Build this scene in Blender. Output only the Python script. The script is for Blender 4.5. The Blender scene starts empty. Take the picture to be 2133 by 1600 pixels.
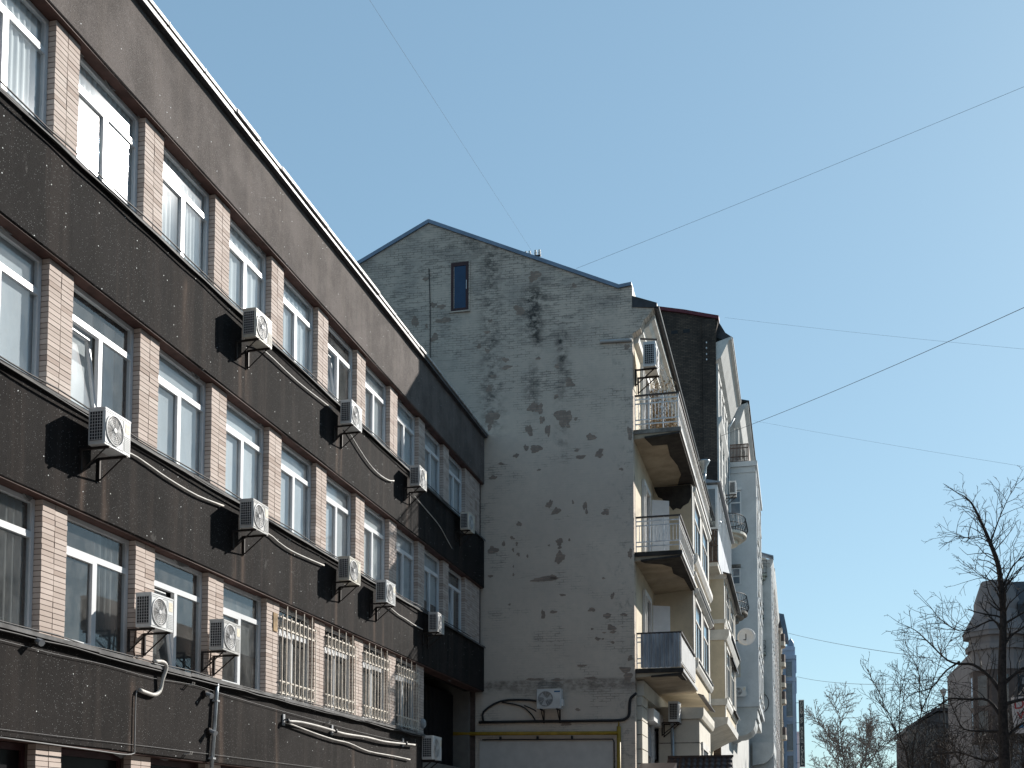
import bpy, math, random
from mathutils import Vector, Matrix

random.seed(7)
SC = bpy.context.scene
COL = SC.collection
R = math.radians

# ------------------------------------------------------------------ camera
cam = bpy.data.cameras.new("camera")
cam.sensor_fit = 'HORIZONTAL'
cam.sensor_width = 36.0
cam.lens = 36.0 * 2420.0 / 2133.0
cam.shift_y = 768.0 / 2133.0
cam.clip_start = 0.1
cam.clip_end = 3000.0
camo = bpy.data.objects.new("camera", cam)
COL.objects.link(camo)
camo.location = (0, 0, 1.6)
camo.rotation_euler = (R(90 + 3.94), 0, R(13.804))
SC.camera = camo

# ------------------------------------------------------------------ sky and sun
SUN_AZ, SUN_EL = R(33.9), R(29.6)
world = bpy.data.worlds.new("World")
SC.world = world
world.use_nodes = True
wn = world.node_tree
wn.nodes.clear()
w_out = wn.nodes.new('ShaderNodeOutputWorld')
w_bg = wn.nodes.new('ShaderNodeBackground')
w_sky = wn.nodes.new('ShaderNodeTexSky')
w_sky.sky_type = 'NISHITA'
w_sky.sun_disc = False
w_sky.sun_elevation = SUN_EL
w_sky.sun_rotation = SUN_AZ
w_sky.air_density = 1.0
w_sky.dust_density = 0.35
w_sky.ozone_density = 0.5
w_bg.inputs['Strength'].default_value = 0.15
w_gam = wn.nodes.new('ShaderNodeGamma')          # film-like response of the whole sky
w_gam.inputs['Gamma'].default_value = 0.5
w_tint = wn.nodes.new('ShaderNodeMixRGB')        # camera white balance
w_tint.blend_type = 'MULTIPLY'
w_tint.inputs[0].default_value = 1.0
w_tint.inputs[2].default_value = (0.86, 1.175, 1.33, 1)
wn.links.new(w_sky.outputs[0], w_gam.inputs['Color'])
wn.links.new(w_gam.outputs[0], w_tint.inputs[1])
wn.links.new(w_tint.outputs[0], w_bg.inputs['Color'])
wn.links.new(w_bg.outputs[0], w_out.inputs['Surface'])

sl = bpy.data.lights.new("sun", 'SUN')
sl.energy = 5.0
sl.angle = R(0.53)
sl.color = (1.0, 0.95, 0.88)
suno = bpy.data.objects.new("sun", sl)
COL.objects.link(suno)
sd = Vector((math.sin(SUN_AZ) * math.cos(SUN_EL), math.cos(SUN_AZ) * math.cos(SUN_EL), math.sin(SUN_EL)))
suno.rotation_euler = sd.to_track_quat('Z', 'Y').to_euler()
suno.location = (60, 90, 80)

SC.view_settings.view_transform = 'Standard'
SC.view_settings.look = 'None'
SC.view_settings.exposure = 0.70
SC.view_settings.gamma = 1.0
SC.view_settings.use_curve_mapping = False
SC.render.engine = 'CYCLES'
SC.cycles.max_bounces = 8
SC.cycles.transparent_max_bounces = 24
SC.cycles.sample_clamp_indirect = 4.0


# ------------------------------------------------------------------ node helpers
class Mat:
    def __init__(s, name):
        s.m = bpy.data.materials.new(name)
        s.m.use_nodes = True
        s.t = s.m.node_tree
        s.t.nodes.clear()
        s.out = s.t.nodes.new('ShaderNodeOutputMaterial')
        s._pos = None

    def n(s, typ, **kw):
        nd = s.t.nodes.new('ShaderNode' + typ)
        for k, v in kw.items():
            setattr(nd, k, v)
        return nd

    def set(s, sock, v):
        if isinstance(v, bpy.types.NodeSocket):
            s.t.links.new(v, sock)
        elif hasattr(sock, 'default_value'):
            if sock.type == 'RGBA' and len(v) == 3:
                v = (*v, 1)
            sock.default_value = v
        return s

    def pos(s):
        if s._pos is None:
            s._pos = s.n('NewGeometry').outputs['Position']
        return s._pos

    def math(s, op, a, b=0.0, c=None, clamp=False):
        nd = s.n('Math', operation=op, use_clamp=clamp)
        s.set(nd.inputs[0], a)
        s.set(nd.inputs[1], b)
        if c is not None:
            s.set(nd.inputs[2], c)
        return nd.outputs[0]

    def scale(s, v, sx, sy, sz, off=(0, 0, 0)):
        nd = s.n('Mapping')
        s.set(nd.inputs['Vector'], v)
        nd.inputs['Scale'].default_value = (sx, sy, sz)
        nd.inputs['Location'].default_value = off
        return nd.outputs[0]

    def noise(s, v, scale, detail=4, rough=0.55, dist=0.0):
        nd = s.n('TexNoise')
        s.set(nd.inputs['Vector'], v)
        nd.inputs['Scale'].default_value = scale
        nd.inputs['Detail'].default_value = detail
        nd.inputs['Roughness'].default_value = rough
        nd.inputs['Distortion'].default_value = dist
        return nd.outputs['Fac']

    def step(s, v, lo, hi, a=0.0, b=1.0):
        nd = s.n('MapRange', interpolation_type='SMOOTHSTEP')
        s.set(nd.inputs['Value'], v)
        nd.inputs['From Min'].default_value = lo
        nd.inputs['From Max'].default_value = hi
        nd.inputs['To Min'].default_value = a
        nd.inputs['To Max'].default_value = b
        return nd.outputs[0]

    def mix(s, f, a, b, mode='MIX'):
        nd = s.n('MixRGB', blend_type=mode)
        s.set(nd.inputs[0], f)
        s.set(nd.inputs[1], a)
        s.set(nd.inputs[2], b)
        return nd.outputs[0]

    def sep(s, v):
        nd = s.n('SeparateXYZ')
        s.set(nd.inputs[0], v)
        return nd.outputs

    def bump(s, h, strength=0.3, dist=0.01):
        nd = s.n('Bump')
        s.set(nd.inputs['Height'], h)
        nd.inputs['Strength'].default_value = strength
        nd.inputs['Distance'].default_value = dist
        return nd.outputs[0]

    def bsdf(s, color, rough=0.8, metal=0.0, spec=0.3, normal=None, alpha=None):
        p = s.n('BsdfPrincipled')
        s.set(p.inputs['Base Color'], color)
        s.set(p.inputs['Roughness'], rough)
        s.set(p.inputs['Metallic'], metal)
        s.set(p.inputs['Specular IOR Level'], spec)
        if normal is not None:
            s.set(p.inputs['Normal'], normal)
        return p

    def done(s, shader):
        s.t.links.new(shader.outputs[0] if not isinstance(shader, bpy.types.NodeSocket) else shader, s.out.inputs['Surface'])
        return s.m


def plain(name, col, rough=0.7, metal=0.0, spec=0.3, var=0.18, scale=3.0, bump=0.0, stretch=(1, 1, 1), fine=0.0):
    m = Mat(name)
    p = m.scale(m.pos(), *stretch)
    f = m.noise(p, scale, 5, 0.6)
    a = tuple(c * (1 - var) for c in col)
    b = tuple(min(1, c * (1 + var)) for c in col)
    c = m.mix(m.step(f, 0.3, 0.7), a, b)
    if fine:
        g = m.noise(m.pos(), scale * 14, 3, 0.7)
        c = m.mix(m.step(g, 0.35, 0.75, 0, fine), c, tuple(x * 0.45 for x in col))
    nrm = m.bump(m.noise(m.pos(), scale * 12, 4, 0.7), bump, 0.01) if bump else None
    return m.done(m.bsdf(c, rough, metal, spec, nrm))


# ------------------------------------------------------------------ materials
def mat_aggregate(name, base, brown, streak, drips=()):
    m = Mat(name)
    P = m.pos()
    big = m.noise(P, 0.9, 5, 0.65)
    st = m.noise(m.scale(P, 1, 2.6, 0.16), 1.0, 5, 0.62)
    fine = m.noise(P, 55, 3, 0.75)
    sx = m.sep(P)
    fine2 = m.noise(P, 150, 2, 0.8)
    c = m.mix(m.step(big, 0.36, 0.62), tuple(x * 1.25 for x in base), tuple(x * 0.68 for x in base))
    c = m.mix(m.math('MULTIPLY', m.step(st, 0.47, 0.62), streak), c, brown)
    st2 = m.noise(m.scale(P, 1, 4.4, 0.10, (0, 3.3, 1.7)), 1.0, 4, 0.6)
    c = m.mix(m.math('MULTIPLY', m.step(st2, 0.50, 0.62), streak * 0.7), c, tuple(x * 0.55 for x in base))
    c = m.mix(m.step(fine, 0.35, 0.75, 0.0, 0.55), c, tuple(x * 1.75 for x in base))
    c = m.mix(m.step(fine2, 0.58, 0.75, 0.0, 0.6), c, tuple(x * 0.4 for x in base))
    for dy, dz0, dz1 in drips:
        q = m.math('DIVIDE', m.math('SUBTRACT', m.math('ADD', sx[1], m.math('MULTIPLY', m.noise(m.scale(P, 1, 0.3, 1.1, (dy, 0, 0)), 1.5, 3), 0.16)), dy + 0.08), 0.075)
        gq = m.math('EXPONENT', m.math('MULTIPLY', m.math('MULTIPLY', q, q), -1.0))
        zq = m.step(sx[2], dz1 - 0.25, dz1, 1, 0)
        zq = m.math('MULTIPLY', zq, m.step(sx[2], dz0 - 0.4, dz0, 0, 1))
        c = m.mix(m.math('MULTIPLY', m.math('MULTIPLY', gq, zq), m.step(st2_ := m.noise(m.scale(P, 1, 9, 0.5, (dy, 0, 0)), 1.0, 4), 0.35, 0.6, 0.15, 0.8)), c, (0.080, 0.058, 0.047))
    # pale patch of bare render here and there
    pb = m.noise(m.scale(P, 1, 1.4, 1.1, (5, 1, 9)), 1.0, 7, 0.7)
    c = m.mix(m.step(pb, 0.655, 0.69, 0, 0.40), c, (0.11, 0.105, 0.10))
    # mica chips
    def chips(scale, keep, size):
        vo = m.n('TexVoronoi', voronoi_dimensions='2D')
        cb = m.n('CombineXYZ')
        m.set(cb.inputs[0], m.sep(P)[1])
        m.set(cb.inputs[1], m.sep(P)[2])
        m.set(vo.inputs['Vector'], cb.outputs[0])
        vo.inputs['Scale'].default_value = scale
        dot = m.step(vo.outputs['Distance'], size * 0.6, size, 1, 0)
        rnd = m.step(m.sep(vo.outputs['Color'])[0], keep, keep + 0.01)
        return m.math('MULTIPLY', dot, rnd)
    clump = m.step(m.noise(m.scale(P, 1, 1, 1, (2, 7, 3)), 0.5, 2), 0.35, 0.7, 0.45, 1.0)
    ch = m.math('MAXIMUM', m.math('MULTIPLY', chips(34, 0.84, 0.17), m.math('MULTIPLY', clump, 0.30)), chips(9, 0.962, 0.085))
    c = m.mix(ch, c, (0.82, 0.86, 0.86))
    h = m.math('ADD', fine, m.math('MULTIPLY', fine2, 0.6))
    return m.done(m.bsdf(c, m.mix(ch, (0.92,) * 3, (0.35,) * 3), 0, 0.12, m.bump(h, 0.55, 0.012)))


M = {}
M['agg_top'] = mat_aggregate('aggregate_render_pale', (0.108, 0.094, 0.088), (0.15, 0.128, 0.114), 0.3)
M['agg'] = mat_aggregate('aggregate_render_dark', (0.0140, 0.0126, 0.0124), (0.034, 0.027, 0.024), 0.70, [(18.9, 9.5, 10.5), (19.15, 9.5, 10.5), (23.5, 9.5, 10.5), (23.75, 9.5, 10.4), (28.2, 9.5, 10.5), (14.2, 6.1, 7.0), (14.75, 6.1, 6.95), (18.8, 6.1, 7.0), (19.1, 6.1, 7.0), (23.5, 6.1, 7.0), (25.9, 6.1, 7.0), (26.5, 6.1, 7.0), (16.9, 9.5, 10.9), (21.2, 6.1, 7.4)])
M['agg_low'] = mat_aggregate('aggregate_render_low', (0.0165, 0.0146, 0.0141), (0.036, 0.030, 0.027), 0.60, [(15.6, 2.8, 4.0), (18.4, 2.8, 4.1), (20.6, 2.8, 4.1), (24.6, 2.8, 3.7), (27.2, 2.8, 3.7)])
M['soffit'] = plain('brown_paint', (0.075, 0.040, 0.033), 0.7, var=0.3, scale=4)
M['mortar'] = plain('dark_mortar', (0.085, 0.062, 0.055), 0.95, var=0.2, scale=8)
M['room'] = plain('room_wall', (0.16, 0.15, 0.135), 0.9, var=0.1)
M['roof_felt'] = plain('roof_felt', (0.05, 0.05, 0.05), 0.9)


def mat_brick():
    m = Mat('beige_facing_brick')
    oi = m.n('ObjectInfo')
    gi = m.n('NewGeometry')
    # per-brick tint: random per island for joined bricks, per object for single ones
    r = m.math('FRACT', m.math('ADD', gi.outputs['Random Per Island'], oi.outputs['Random']))
    c = m.mix(r, (0.43, 0.358, 0.315), (0.54, 0.46, 0.412))
    P = gi.outputs['Position']
    r2 = m.math('FRACT', m.math('MULTIPLY', r, 37.7))
    c = m.mix(m.step(r2, 0.86, 0.90, 0, 0.6), c, (0.33, 0.255, 0.215))
    c = m.mix(m.step(r2, 0.10, 0.06, 0, 0.5), c, (0.60, 0.53, 0.48))
    c = m.mix(m.step(m.noise(P, 1.3, 5, 0.65), 0.45, 0.75, 0, 0.35), c, (0.34, 0.26, 0.22))
    f = m.noise(P, 70, 3, 0.8)
    c = m.mix(m.step(f, 0.55, 0.75, 0, 0.35), c, (0.26, 0.18, 0.15))
    rust = m.noise(m.scale(P, 3, 5, 0.7, (1.3, 0.4, 2.1)), 1.0, 5, 0.7)
    c = m.mix(m.step(rust, 0.68, 0.78, 0, 0.55), c, (0.14, 0.06, 0.035))
    return m.done(m.bsdf(c, 0.85, 0, 0.2, m.bump(f, 0.3, 0.004)))


M['brick'] = mat_brick()
M['pvc'] = plain('white_window_plastic', (0.64, 0.65, 0.66), 0.35, spec=0.5, var=0.05, scale=2)
M['pvc_old'] = plain('weathered_window_frame', (0.55, 0.56, 0.58), 0.55, var=0.15, scale=5)
M['flash'] = plain('zinc_flashing', (0.13, 0.128, 0.128), 0.75, 0.0, spec=0.2, var=0.45, scale=2.2, stretch=(1, 1, 1), fine=0.3)
M['flash_and_shade'] = plain('dark_flashing_and_shade', (0.055, 0.055, 0.06), 0.5, 0.2, var=0.3, scale=3)
M['coping'] = plain('pale_roof_coping', (0.42, 0.41, 0.40), 0.55, 0.1, var=0.3, scale=2.5, stretch=(1, 5, 1))
M['ac'] = plain('white_casing_paint', (0.58, 0.59, 0.59), 0.42, spec=0.4, var=0.07, scale=4)
M['ac_grille'] = plain('grille_plastic', (0.50, 0.50, 0.50), 0.5, var=0.05)
M['ac_dark'] = plain('coil_black', (0.018, 0.019, 0.022), 0.5, var=0.2, scale=30)
M['fan'] = plain('fan_grey', (0.17, 0.165, 0.16), 0.5, var=0.05)
M['sticker'] = plain('faded_sticker', (0.62, 0.56, 0.44), 0.6, var=0.25, scale=40)
M['sticker_blue'] = plain('blue_badge', (0.03, 0.12, 0.25), 0.5)
M['steel_dark'] = plain('dark_bracket_steel', (0.030, 0.024, 0.022), 0.6, 0.3, var=0.3, scale=12)
M['conduit'] = plain('pale_conduit', (0.48, 0.46, 0.43), 0.55, var=0.2, scale=4)
M['cable_black'] = plain('black_cable', (0.018, 0.018, 0.020), 0.55, var=0.2)
M['wire'] = plain('weathered_wire', (0.10, 0.10, 0.11), 0.6)
M['cable_grey'] = plain('grey_cable', (0.20, 0.20, 0.20), 0.6, var=0.2)
M['copper'] = plain('brown_tube', (0.14, 0.085, 0.065), 0.6, var=0.3, scale=8)
M['grille_paint'] = plain('cream_grille_paint', (0.66, 0.60, 0.52), 0.5, var=0.2, scale=9)
M['lamp_grey'] = plain('grey_fitting', (0.34, 0.35, 0.36), 0.5)
M['leaf'] = plain('houseplant_leaf', (0.06, 0.12, 0.03), 0.5, var=0.4, scale=20)


def mat_glass(name, tint, ior=1.75, rough=0.035, dust=0.05, wave=0.12):
    m = Mat(name)
    g = m.n('NewGeometry')
    bm = m.bump(m.noise(m.scale(g.outputs['Position'], 1, 1, 0.8), 1.1, 2, 0.5), wave, 0.03)
    iorv = m.mix(g.outputs['Backfacing'], (ior,) * 3, (1 / ior,) * 3)
    fr = m.n('Fresnel')
    m.set(fr.inputs['IOR'], m.sep(iorv)[0])
    tr = m.n('BsdfTransparent')
    m.set(tr.inputs['Color'], tint)
    gl = m.n('BsdfGlossy')
    m.set(gl.inputs['Color'], (0.95, 0.97, 1.0))
    gl.inputs['Roughness'].default_value = rough
    m.set(gl.inputs['Normal'], bm)
    mx = m.n('MixShader')
    m.set(mx.inputs[0], fr.outputs[0])
    m.t.links.new(tr.outputs[0], mx.inputs[1])
    m.t.links.new(gl.outputs[0], mx.inputs[2])
    df = m.n('BsdfDiffuse')
    m.set(df.inputs['Color'], (0.6, 0.6, 0.58))
    mx2 = m.n('MixShader')
    dn = m.noise(m.scale(g.outputs['Position'], 2, 2, 1.2), 2.0, 5, 0.7)
    m.set(mx2.inputs[0], m.step(dn, 0.3, 0.8, dust * 0.4, dust * 1.6))
    m.t.links.new(mx.outputs[0], mx2.inputs[1])
    m.t.links.new(df.outputs[0], mx2.inputs[2])
    return m.done(mx2.outputs[0])


M['glass'] = mat_glass('window_glass', (0.90, 0.93, 0.94), 1.75, 0.055, 0.09)
M['glass_far'] = mat_glass('far_window_glass', (0.6, 0.65, 0.7), 1.9, 0.03, 0.02, 0.05)
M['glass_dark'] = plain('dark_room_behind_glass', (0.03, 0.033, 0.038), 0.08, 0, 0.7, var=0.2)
M['glass_black'] = plain('black_interior', (0.006, 0.006, 0.007), 0.35, 0, 0.12, var=0.2)
M['glass_blue'] = plain('blue_attic_glass', (0.012, 0.040, 0.095), 0.10, 0, 0.35, var=0.1)


def mat_cloth(name, col, pleat, transl=0.45):
    m = Mat(name)
    P = m.pos()
    c = m.mix(m.step(m.noise(m.scale(P, 1, pleat, 0.5), 1.0, 4, 0.6), 0.3, 0.7), tuple(x * 0.86 for x in col), col)
    d = m.n('BsdfDiffuse')
    m.set(d.inputs['Color'], c)
    t = m.n('BsdfTranslucent')
    m.set(t.inputs['Color'], c)
    x = m.n('MixShader')
    x.inputs[0].default_value = transl
    m.t.links.new(d.outputs[0], x.inputs[1])
    m.t.links.new(t.outputs[0], x.inputs[2])
    return m.done(x.outputs[0])


M['curtain'] = mat_cloth('white_curtain', (0.86, 0.89, 0.90), 9, 0.25)
M['blind'] = mat_cloth('grey_roller_blind', (0.62, 0.66, 0.69), 1.5, 0.25)
M['blind_pale'] = mat_cloth('pale_roller_blind', (0.78, 0.82, 0.84), 2.5, 0.25)
M['veil'] = mat_cloth('grey_net_curtain', (0.22, 0.23, 0.23), 6, 0.5)


def mat_gable():
    m = Mat('worn_plaster_over_brick')
    P = m.pos()
    X, Y, Z = m.sep(P)[0:3]
    base = m.mix(m.step(m.noise(P, 0.35, 5, 0.6), 0.35, 0.65), (0.60, 0.515, 0.435), (0.53, 0.455, 0.388))
    base = m.mix(m.step(m.noise(P, 5, 6, 0.7), 0.35, 0.8, 0, 0.35), base, (0.40, 0.37, 0.32))
    # brick courses telegraphing through
    wv = m.n('TexBrick')
    m.set(wv.inputs['Vector'], m.scale(m.n('CombineXYZ').outputs[0], 1, 1, 1))
    cx = wv.inputs['Vector'].links[0].from_node.inputs['Vector'].links[0].from_node
    m.set(cx.inputs[0], m.math('ADD', X, m.math('MULTIPLY', m.noise(P, 2.0, 3), 0.05)))
    m.set(cx.inputs[1], m.math('ADD', Z, m.math('MULTIPLY', m.noise(m.scale(P, 1, 1, 0.3), 3.0, 3), 0.04)))
    wv.inputs['Scale'].default_value = 1.0
    wv.inputs['Brick Width'].default_value = 0.27
    wv.inputs['Row Height'].default_value = 0.079
    wv.inputs['Mortar Size'].default_value = 0.012
    wv.inputs['Mortar Smooth'].default_value = 0.3
    wv.inputs['Bias'].default_value = 0.0
    m.set(wv.inputs['Color1'], (1, 1, 1))
    m.set(wv.inputs['Color2'], (1, 1, 1))
    m.set(wv.inputs['Mortar'], (0, 0, 0))
    joint = m.math('SUBTRACT', 1.0, m.sep(wv.outputs['Color'])[0])
    # wear grows with height
    high = m.step(Z, 14.0, 20.5)
    rg = m.noise(m.scale(P, 1, 1, 1.5), 0.7, 8, 0.68)
    dash = m.noise(m.scale(P, 2.2, 2.2, 9.0), 1.0, 4, 0.6)
    region = m.math('ADD', rg, m.math('MULTIPLY', high, 0.17))
    region = m.math('SUBTRACT', region, 0.045)
    soft = m.math('MULTIPLY', m.step(m.noise(m.scale(P, 1, 1, 1.2, (7, 3, 1)), 0.8, 7, 0.72), 0.42, 0.66), m.step(Z, 14.5, 19.5, 0.08, 0.55))
    base = m.mix(soft, base, (0.25, 0.235, 0.22))
    blot = m.noise(m.scale(P, 1.6, 1.6, 2.8, (3, 1, 5)), 1.5, 7, 0.72)
    worn = m.math('MULTIPLY', m.step(region, 0.50, 0.66), m.math('MULTIPLY', m.step(dash, 0.42, 0.60), m.step(blot, 0.46, 0.58)))
    worn2 = m.math('MULTIPLY', m.step(region, 0.44, 0.62), m.math('MULTIPLY', joint, m.step(dash, 0.40, 0.52)))
    mid = m.math('MULTIPLY', m.step(m.noise(m.scale(P, 1.2, 1, 14, (4, 0, 2)), 1.0, 5, 0.6), 0.62, 0.70), m.step(m.noise(P, 0.8, 4), 0.48, 0.60))
    c = m.mix(m.math('MULTIPLY', worn, 0.68), base, (0.20, 0.18, 0.16))
    c = m.mix(m.math('MULTIPLY', worn2, 0.6), c, (0.12, 0.11, 0.10))
    c = m.mix(m.math('MULTIPLY', mid, 0.45), c, (0.18, 0.16, 0.14))
    c = m.mix(m.math('MULTIPLY', joint, m.step(Z, 13, 19, 0.02, 0.10)), c, (0.2, 0.19, 0.17))
    # water runs with their own shape
    def run(x0, w, z0, z1, amt, seed):
        dx = m.math('DIVIDE', m.math('SUBTRACT', m.math('ADD', X, m.math('MULTIPLY', m.noise(m.scale(P, 1, 1, 1.3, (seed, 0, 0)), 1.4, 5, 0.7), 0.5)), x0 + 0.25), w)
        g = m.math('EXPONENT', m.math('MULTIPLY', m.math('MULTIPLY', dx, dx), -1.0))
        zz = m.math('MULTIPLY', m.step(Z, z0, z0 + 1.0), m.step(Z, z1 - 0.8, z1, 1, 0))
        bl = m.step(m.noise(m.scale(P, 2.5, 1, 3.2, (seed, 2, seed)), 1.2, 6, 0.72), 0.40, 0.62)
        return m.math('MULTIPLY', m.math('MULTIPLY', g, zz), m.math('MULTIPLY', bl, amt))
    for a in ((-8.12, 0.42, 17.2, 19.9, 1.0, 1), (-8.05, 0.16, 16.8, 19.0, 1.0, 7), (-9.5, 0.35, 14.2, 21.3, 0.75, 2), (-7.2, 0.16, 16.2, 18.3, 0.95, 3), (-7.2, 0.25, 13.0, 18.2, 0.4, 4),
              (-9.9, 1.0, 20.2, 22.0, 0.6, 5), (-8.15, 0.25, 14.8, 17.2, 0.6, 6), (-6.1, 0.6, 18.2, 19.4, 0.4, 8)):
        c = m.mix(m.math('MINIMUM', run(*a), 0.9), c, (0.045, 0.043, 0.042))
    # soot along the low ledge and by the old corner
    led = m.math('MULTIPLY', m.step(Z, 5.9, 6.3), m.step(Z, 6.40, 6.55, 1, 0))
    c = m.mix(m.math('MULTIPLY', led, m.step(m.noise(m.scale(P, 3, 1, 5), 1, 5, .7), 0.35, 0.65, 0.1, 0.7)), c, (0.09, 0.075, 0.065))
    edge = m.math('MULTIPLY', m.step(X, -6.0, -4.95), m.step(m.noise(m.scale(P, 2, 1, 1.6), 1.6, 7, 0.72), 0.52, 0.66))
    c = m.mix(m.math('MULTIPLY', edge, 0.6), c, (0.16, 0.15, 0.14))
    low = m.step(Z, 9.0, 5.0)
    h = m.math('ADD', m.math('MULTIPLY', joint, -0.5), m.math('SUBTRACT', m.noise(P, 30, 4, 0.7), worn))
    return m.done(m.bsdf(c, 0.92, 0, 0.12, m.bump(h, 0.28, 0.010)))


M['gable'] = mat_gable()
def mat_bare():
    m = Mat('bare_brick_under_plaster')
    P = m.pos()
    X, Y, Z = m.sep(P)[0:3]
    cb = m.n('CombineXYZ')
    m.set(cb.inputs[0], X)
    m.set(cb.inputs[1], Z)
    b = m.n('TexBrick')
    m.set(b.inputs['Vector'], cb.outputs[0])
    b.inputs['Scale'].default_value = 1.0
    b.inputs['Brick Width'].default_value = 0.27
    b.inputs['Row Height'].default_value = 0.079
    b.inputs['Mortar Size'].default_value = 0.010
    m.set(b.inputs['Color1'], (0.27, 0.205, 0.17))
    m.set(b.inputs['Color2'], (0.36, 0.275, 0.225))
    m.set(b.inputs['Mortar'], (0.24, 0.215, 0.185))
    c = m.mix(m.step(m.noise(P, 4, 6, 0.7), 0.42, 0.66, 0, 0.75), b.outputs['Color'], (0.23, 0.185, 0.155))
    return m.done(m.bsdf(c, 0.95, 0, 0.1, m.bump(m.sep(b.outputs['Color'])[0], 0.5, 0.02)))


M['bare'] = mat_bare()
M['cream'] = plain('cream_facade_paint', (0.57, 0.495, 0.375), 0.85, var=0.12, scale=0.9, fine=0.12)
M['white_trim'] = plain('white_trim_paint', (0.62, 0.60, 0.56), 0.7, var=0.14, scale=1.6, fine=0.22)
M['ivory'] = plain('ivory_plaster', (0.58, 0.545, 0.475), 0.85, var=0.08, scale=1.2, fine=0.12)
M['slab_under'] = plain('tan_balcony_underside', (0.33, 0.275, 0.205), 0.9, var=0.2, scale=1.4, fine=0.15)
M['slab'] = plain('weathered_concrete', (0.20, 0.185, 0.165), 0.95, var=0.55, scale=1.6, bump=0.6, fine=0.5)
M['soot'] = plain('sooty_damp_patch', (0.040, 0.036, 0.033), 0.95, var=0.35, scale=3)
M['roof_blue'] = plain('blue_grey_roof_metal', (0.17, 0.22, 0.29), 0.45, 0.35, var=0.15, scale=2)
M['roof_dark'] = plain('dark_roof_metal', (0.045, 0.045, 0.05), 0.5, 0.3, var=0.3, scale=2)
M['maroon'] = plain('maroon_roof_metal', (0.10, 0.022, 0.030), 0.5, 0.1, var=0.2)
M['maroon_frame'] = plain('dark_red_window_frame', (0.045, 0.018, 0.020), 0.5, var=0.2)
M['rail'] = plain('grey_rail_paint', (0.60, 0.61, 0.62), 0.5, 0.1, var=0.2, scale=6)
M['rail_dark'] = plain('dark_handrail', (0.05, 0.046, 0.046), 0.6, var=0.2)
M['iron'] = plain('black_wrought_iron', (0.02, 0.02, 0.023), 0.55, 0.2)
M['corrugated'] = plain('blue_grey_corrugated_sheet', (0.34, 0.36, 0.39), 0.6, 0.1, var=0.35, scale=2.5, stretch=(1, 1, 0.3))
M['sheet'] = plain('pale_balcony_sheet', (0.42, 0.42, 0.42), 0.6, var=0.1, scale=2)
M['door_white'] = plain('white_door_paint', (0.72, 0.72, 0.72), 0.45, var=0.06)
M['shutter'] = plain('roller_shutter_grey', (0.30, 0.31, 0.33), 0.55, var=0.1)
M['brown_slat'] = plain('brown_timber_slat', (0.10, 0.068, 0.055), 0.7, var=0.3, scale=8)
M['twig_dry'] = plain('dry_vine', (0.30, 0.21, 0.12), 0.9, var=0.4, scale=9)
M['yellow'] = plain('yellow_gas_pipe_paint', (0.33, 0.205, 0.022), 0.5, var=0.2, scale=4)
M['panel'] = plain('pale_render_panel', (0.52, 0.49, 0.46), 0.9, var=0.06)
M['tile'] = plain('dark_brown_metal_tile', (0.040, 0.027, 0.024), 0.45, 0.2, var=0.25, scale=6)
M['zinc'] = plain('galvanised_pipe', (0.38, 0.42, 0.45), 0.4, 0.5, var=0.2, scale=5)
M['slat_black'] = plain('black_metal_slat', (0.014, 0.015, 0.018), 0.5, 0.2)
M['white_house'] = plain('chalky_white_facade', (0.50, 0.50, 0.485), 0.85, var=0.10, scale=0.8, fine=0.12)
M['grey_house'] = plain('pale_grey_facade', (0.52, 0.545, 0.56), 0.85, var=0.12, scale=0.5, fine=0.12)
M['grey_house2'] = plain('greenish_grey_facade', (0.47, 0.49, 0.49), 0.85, var=0.16, scale=0.5, fine=0.15)
M['pink_house'] = plain('dusty_pink_facade', (0.58, 0.44, 0.40), 0.85, var=0.10, scale=0.6)
M['beige_house'] = plain('beige_stone_facade', (0.48, 0.43, 0.36), 0.85, var=0.15, scale=0.6)
M['blue_house'] = plain('pale_blue_facade', (0.30, 0.40, 0.55), 0.8, var=0.10, scale=0.4)
M['blue_glass'] = plain('blue_grey_glazing', (0.10, 0.14, 0.18), 0.15, 0, 0.6)
M['stone_green'] = plain('mossy_stone', (0.26, 0.29, 0.26), 0.9, var=0.3, scale=3)
M['bark'] = plain('dark_bark', (0.045, 0.036, 0.032), 0.95, var=0.4, scale=10, bump=0.7)
M['bark_hazed'] = plain('haze_paled_bark', (0.20, 0.18, 0.165), 0.95, var=0.3, scale=6)  # bark of far trees, distance haze put into its paler colour
M['dish'] = plain('dish_white', (0.66, 0.66, 0.66), 0.5, var=0.05)
M['sign_dark'] = plain('dark_sign_board', (0.025, 0.035, 0.045), 0.4)
M['sign_letter'] = plain('silver_letters', (0.55, 0.57, 0.55), 0.5)
M['sign_pale'] = plain('pale_sign_board', (0.34, 0.32, 0.33), 0.5)
M['sign_red'] = plain('red_letters', (0.22, 0.015, 0.02), 0.5)
M['lilac_stone'] = plain('lilac_stone_facade', (0.165, 0.152, 0.154), 0.85, var=0.12, scale=0.8)
M['brown_stone'] = plain('brown_stone_facade', (0.080, 0.062, 0.057), 0.85, var=0.2, scale=1)
M['slate_wall'] = plain('sooty_slate_render', (0.060, 0.062, 0.066), 0.9, var=0.3, scale=0.6)
M['asphalt'] = plain('asphalt', (0.05, 0.05, 0.052), 0.9, var=0.15, scale=1.5, fine=0.4)
M['paving'] = plain('paving', (0.20, 0.19, 0.18), 0.9, var=0.15, scale=1.2)
M['kerb'] = plain('granite_kerb', (0.27, 0.27, 0.27), 0.85)
M['paint'] = plain('road_paint', (0.72, 0.72, 0.70), 0.7)
M['earth'] = plain('city_ground', (0.11, 0.10, 0.09), 0.95, scale=0.2)


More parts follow.
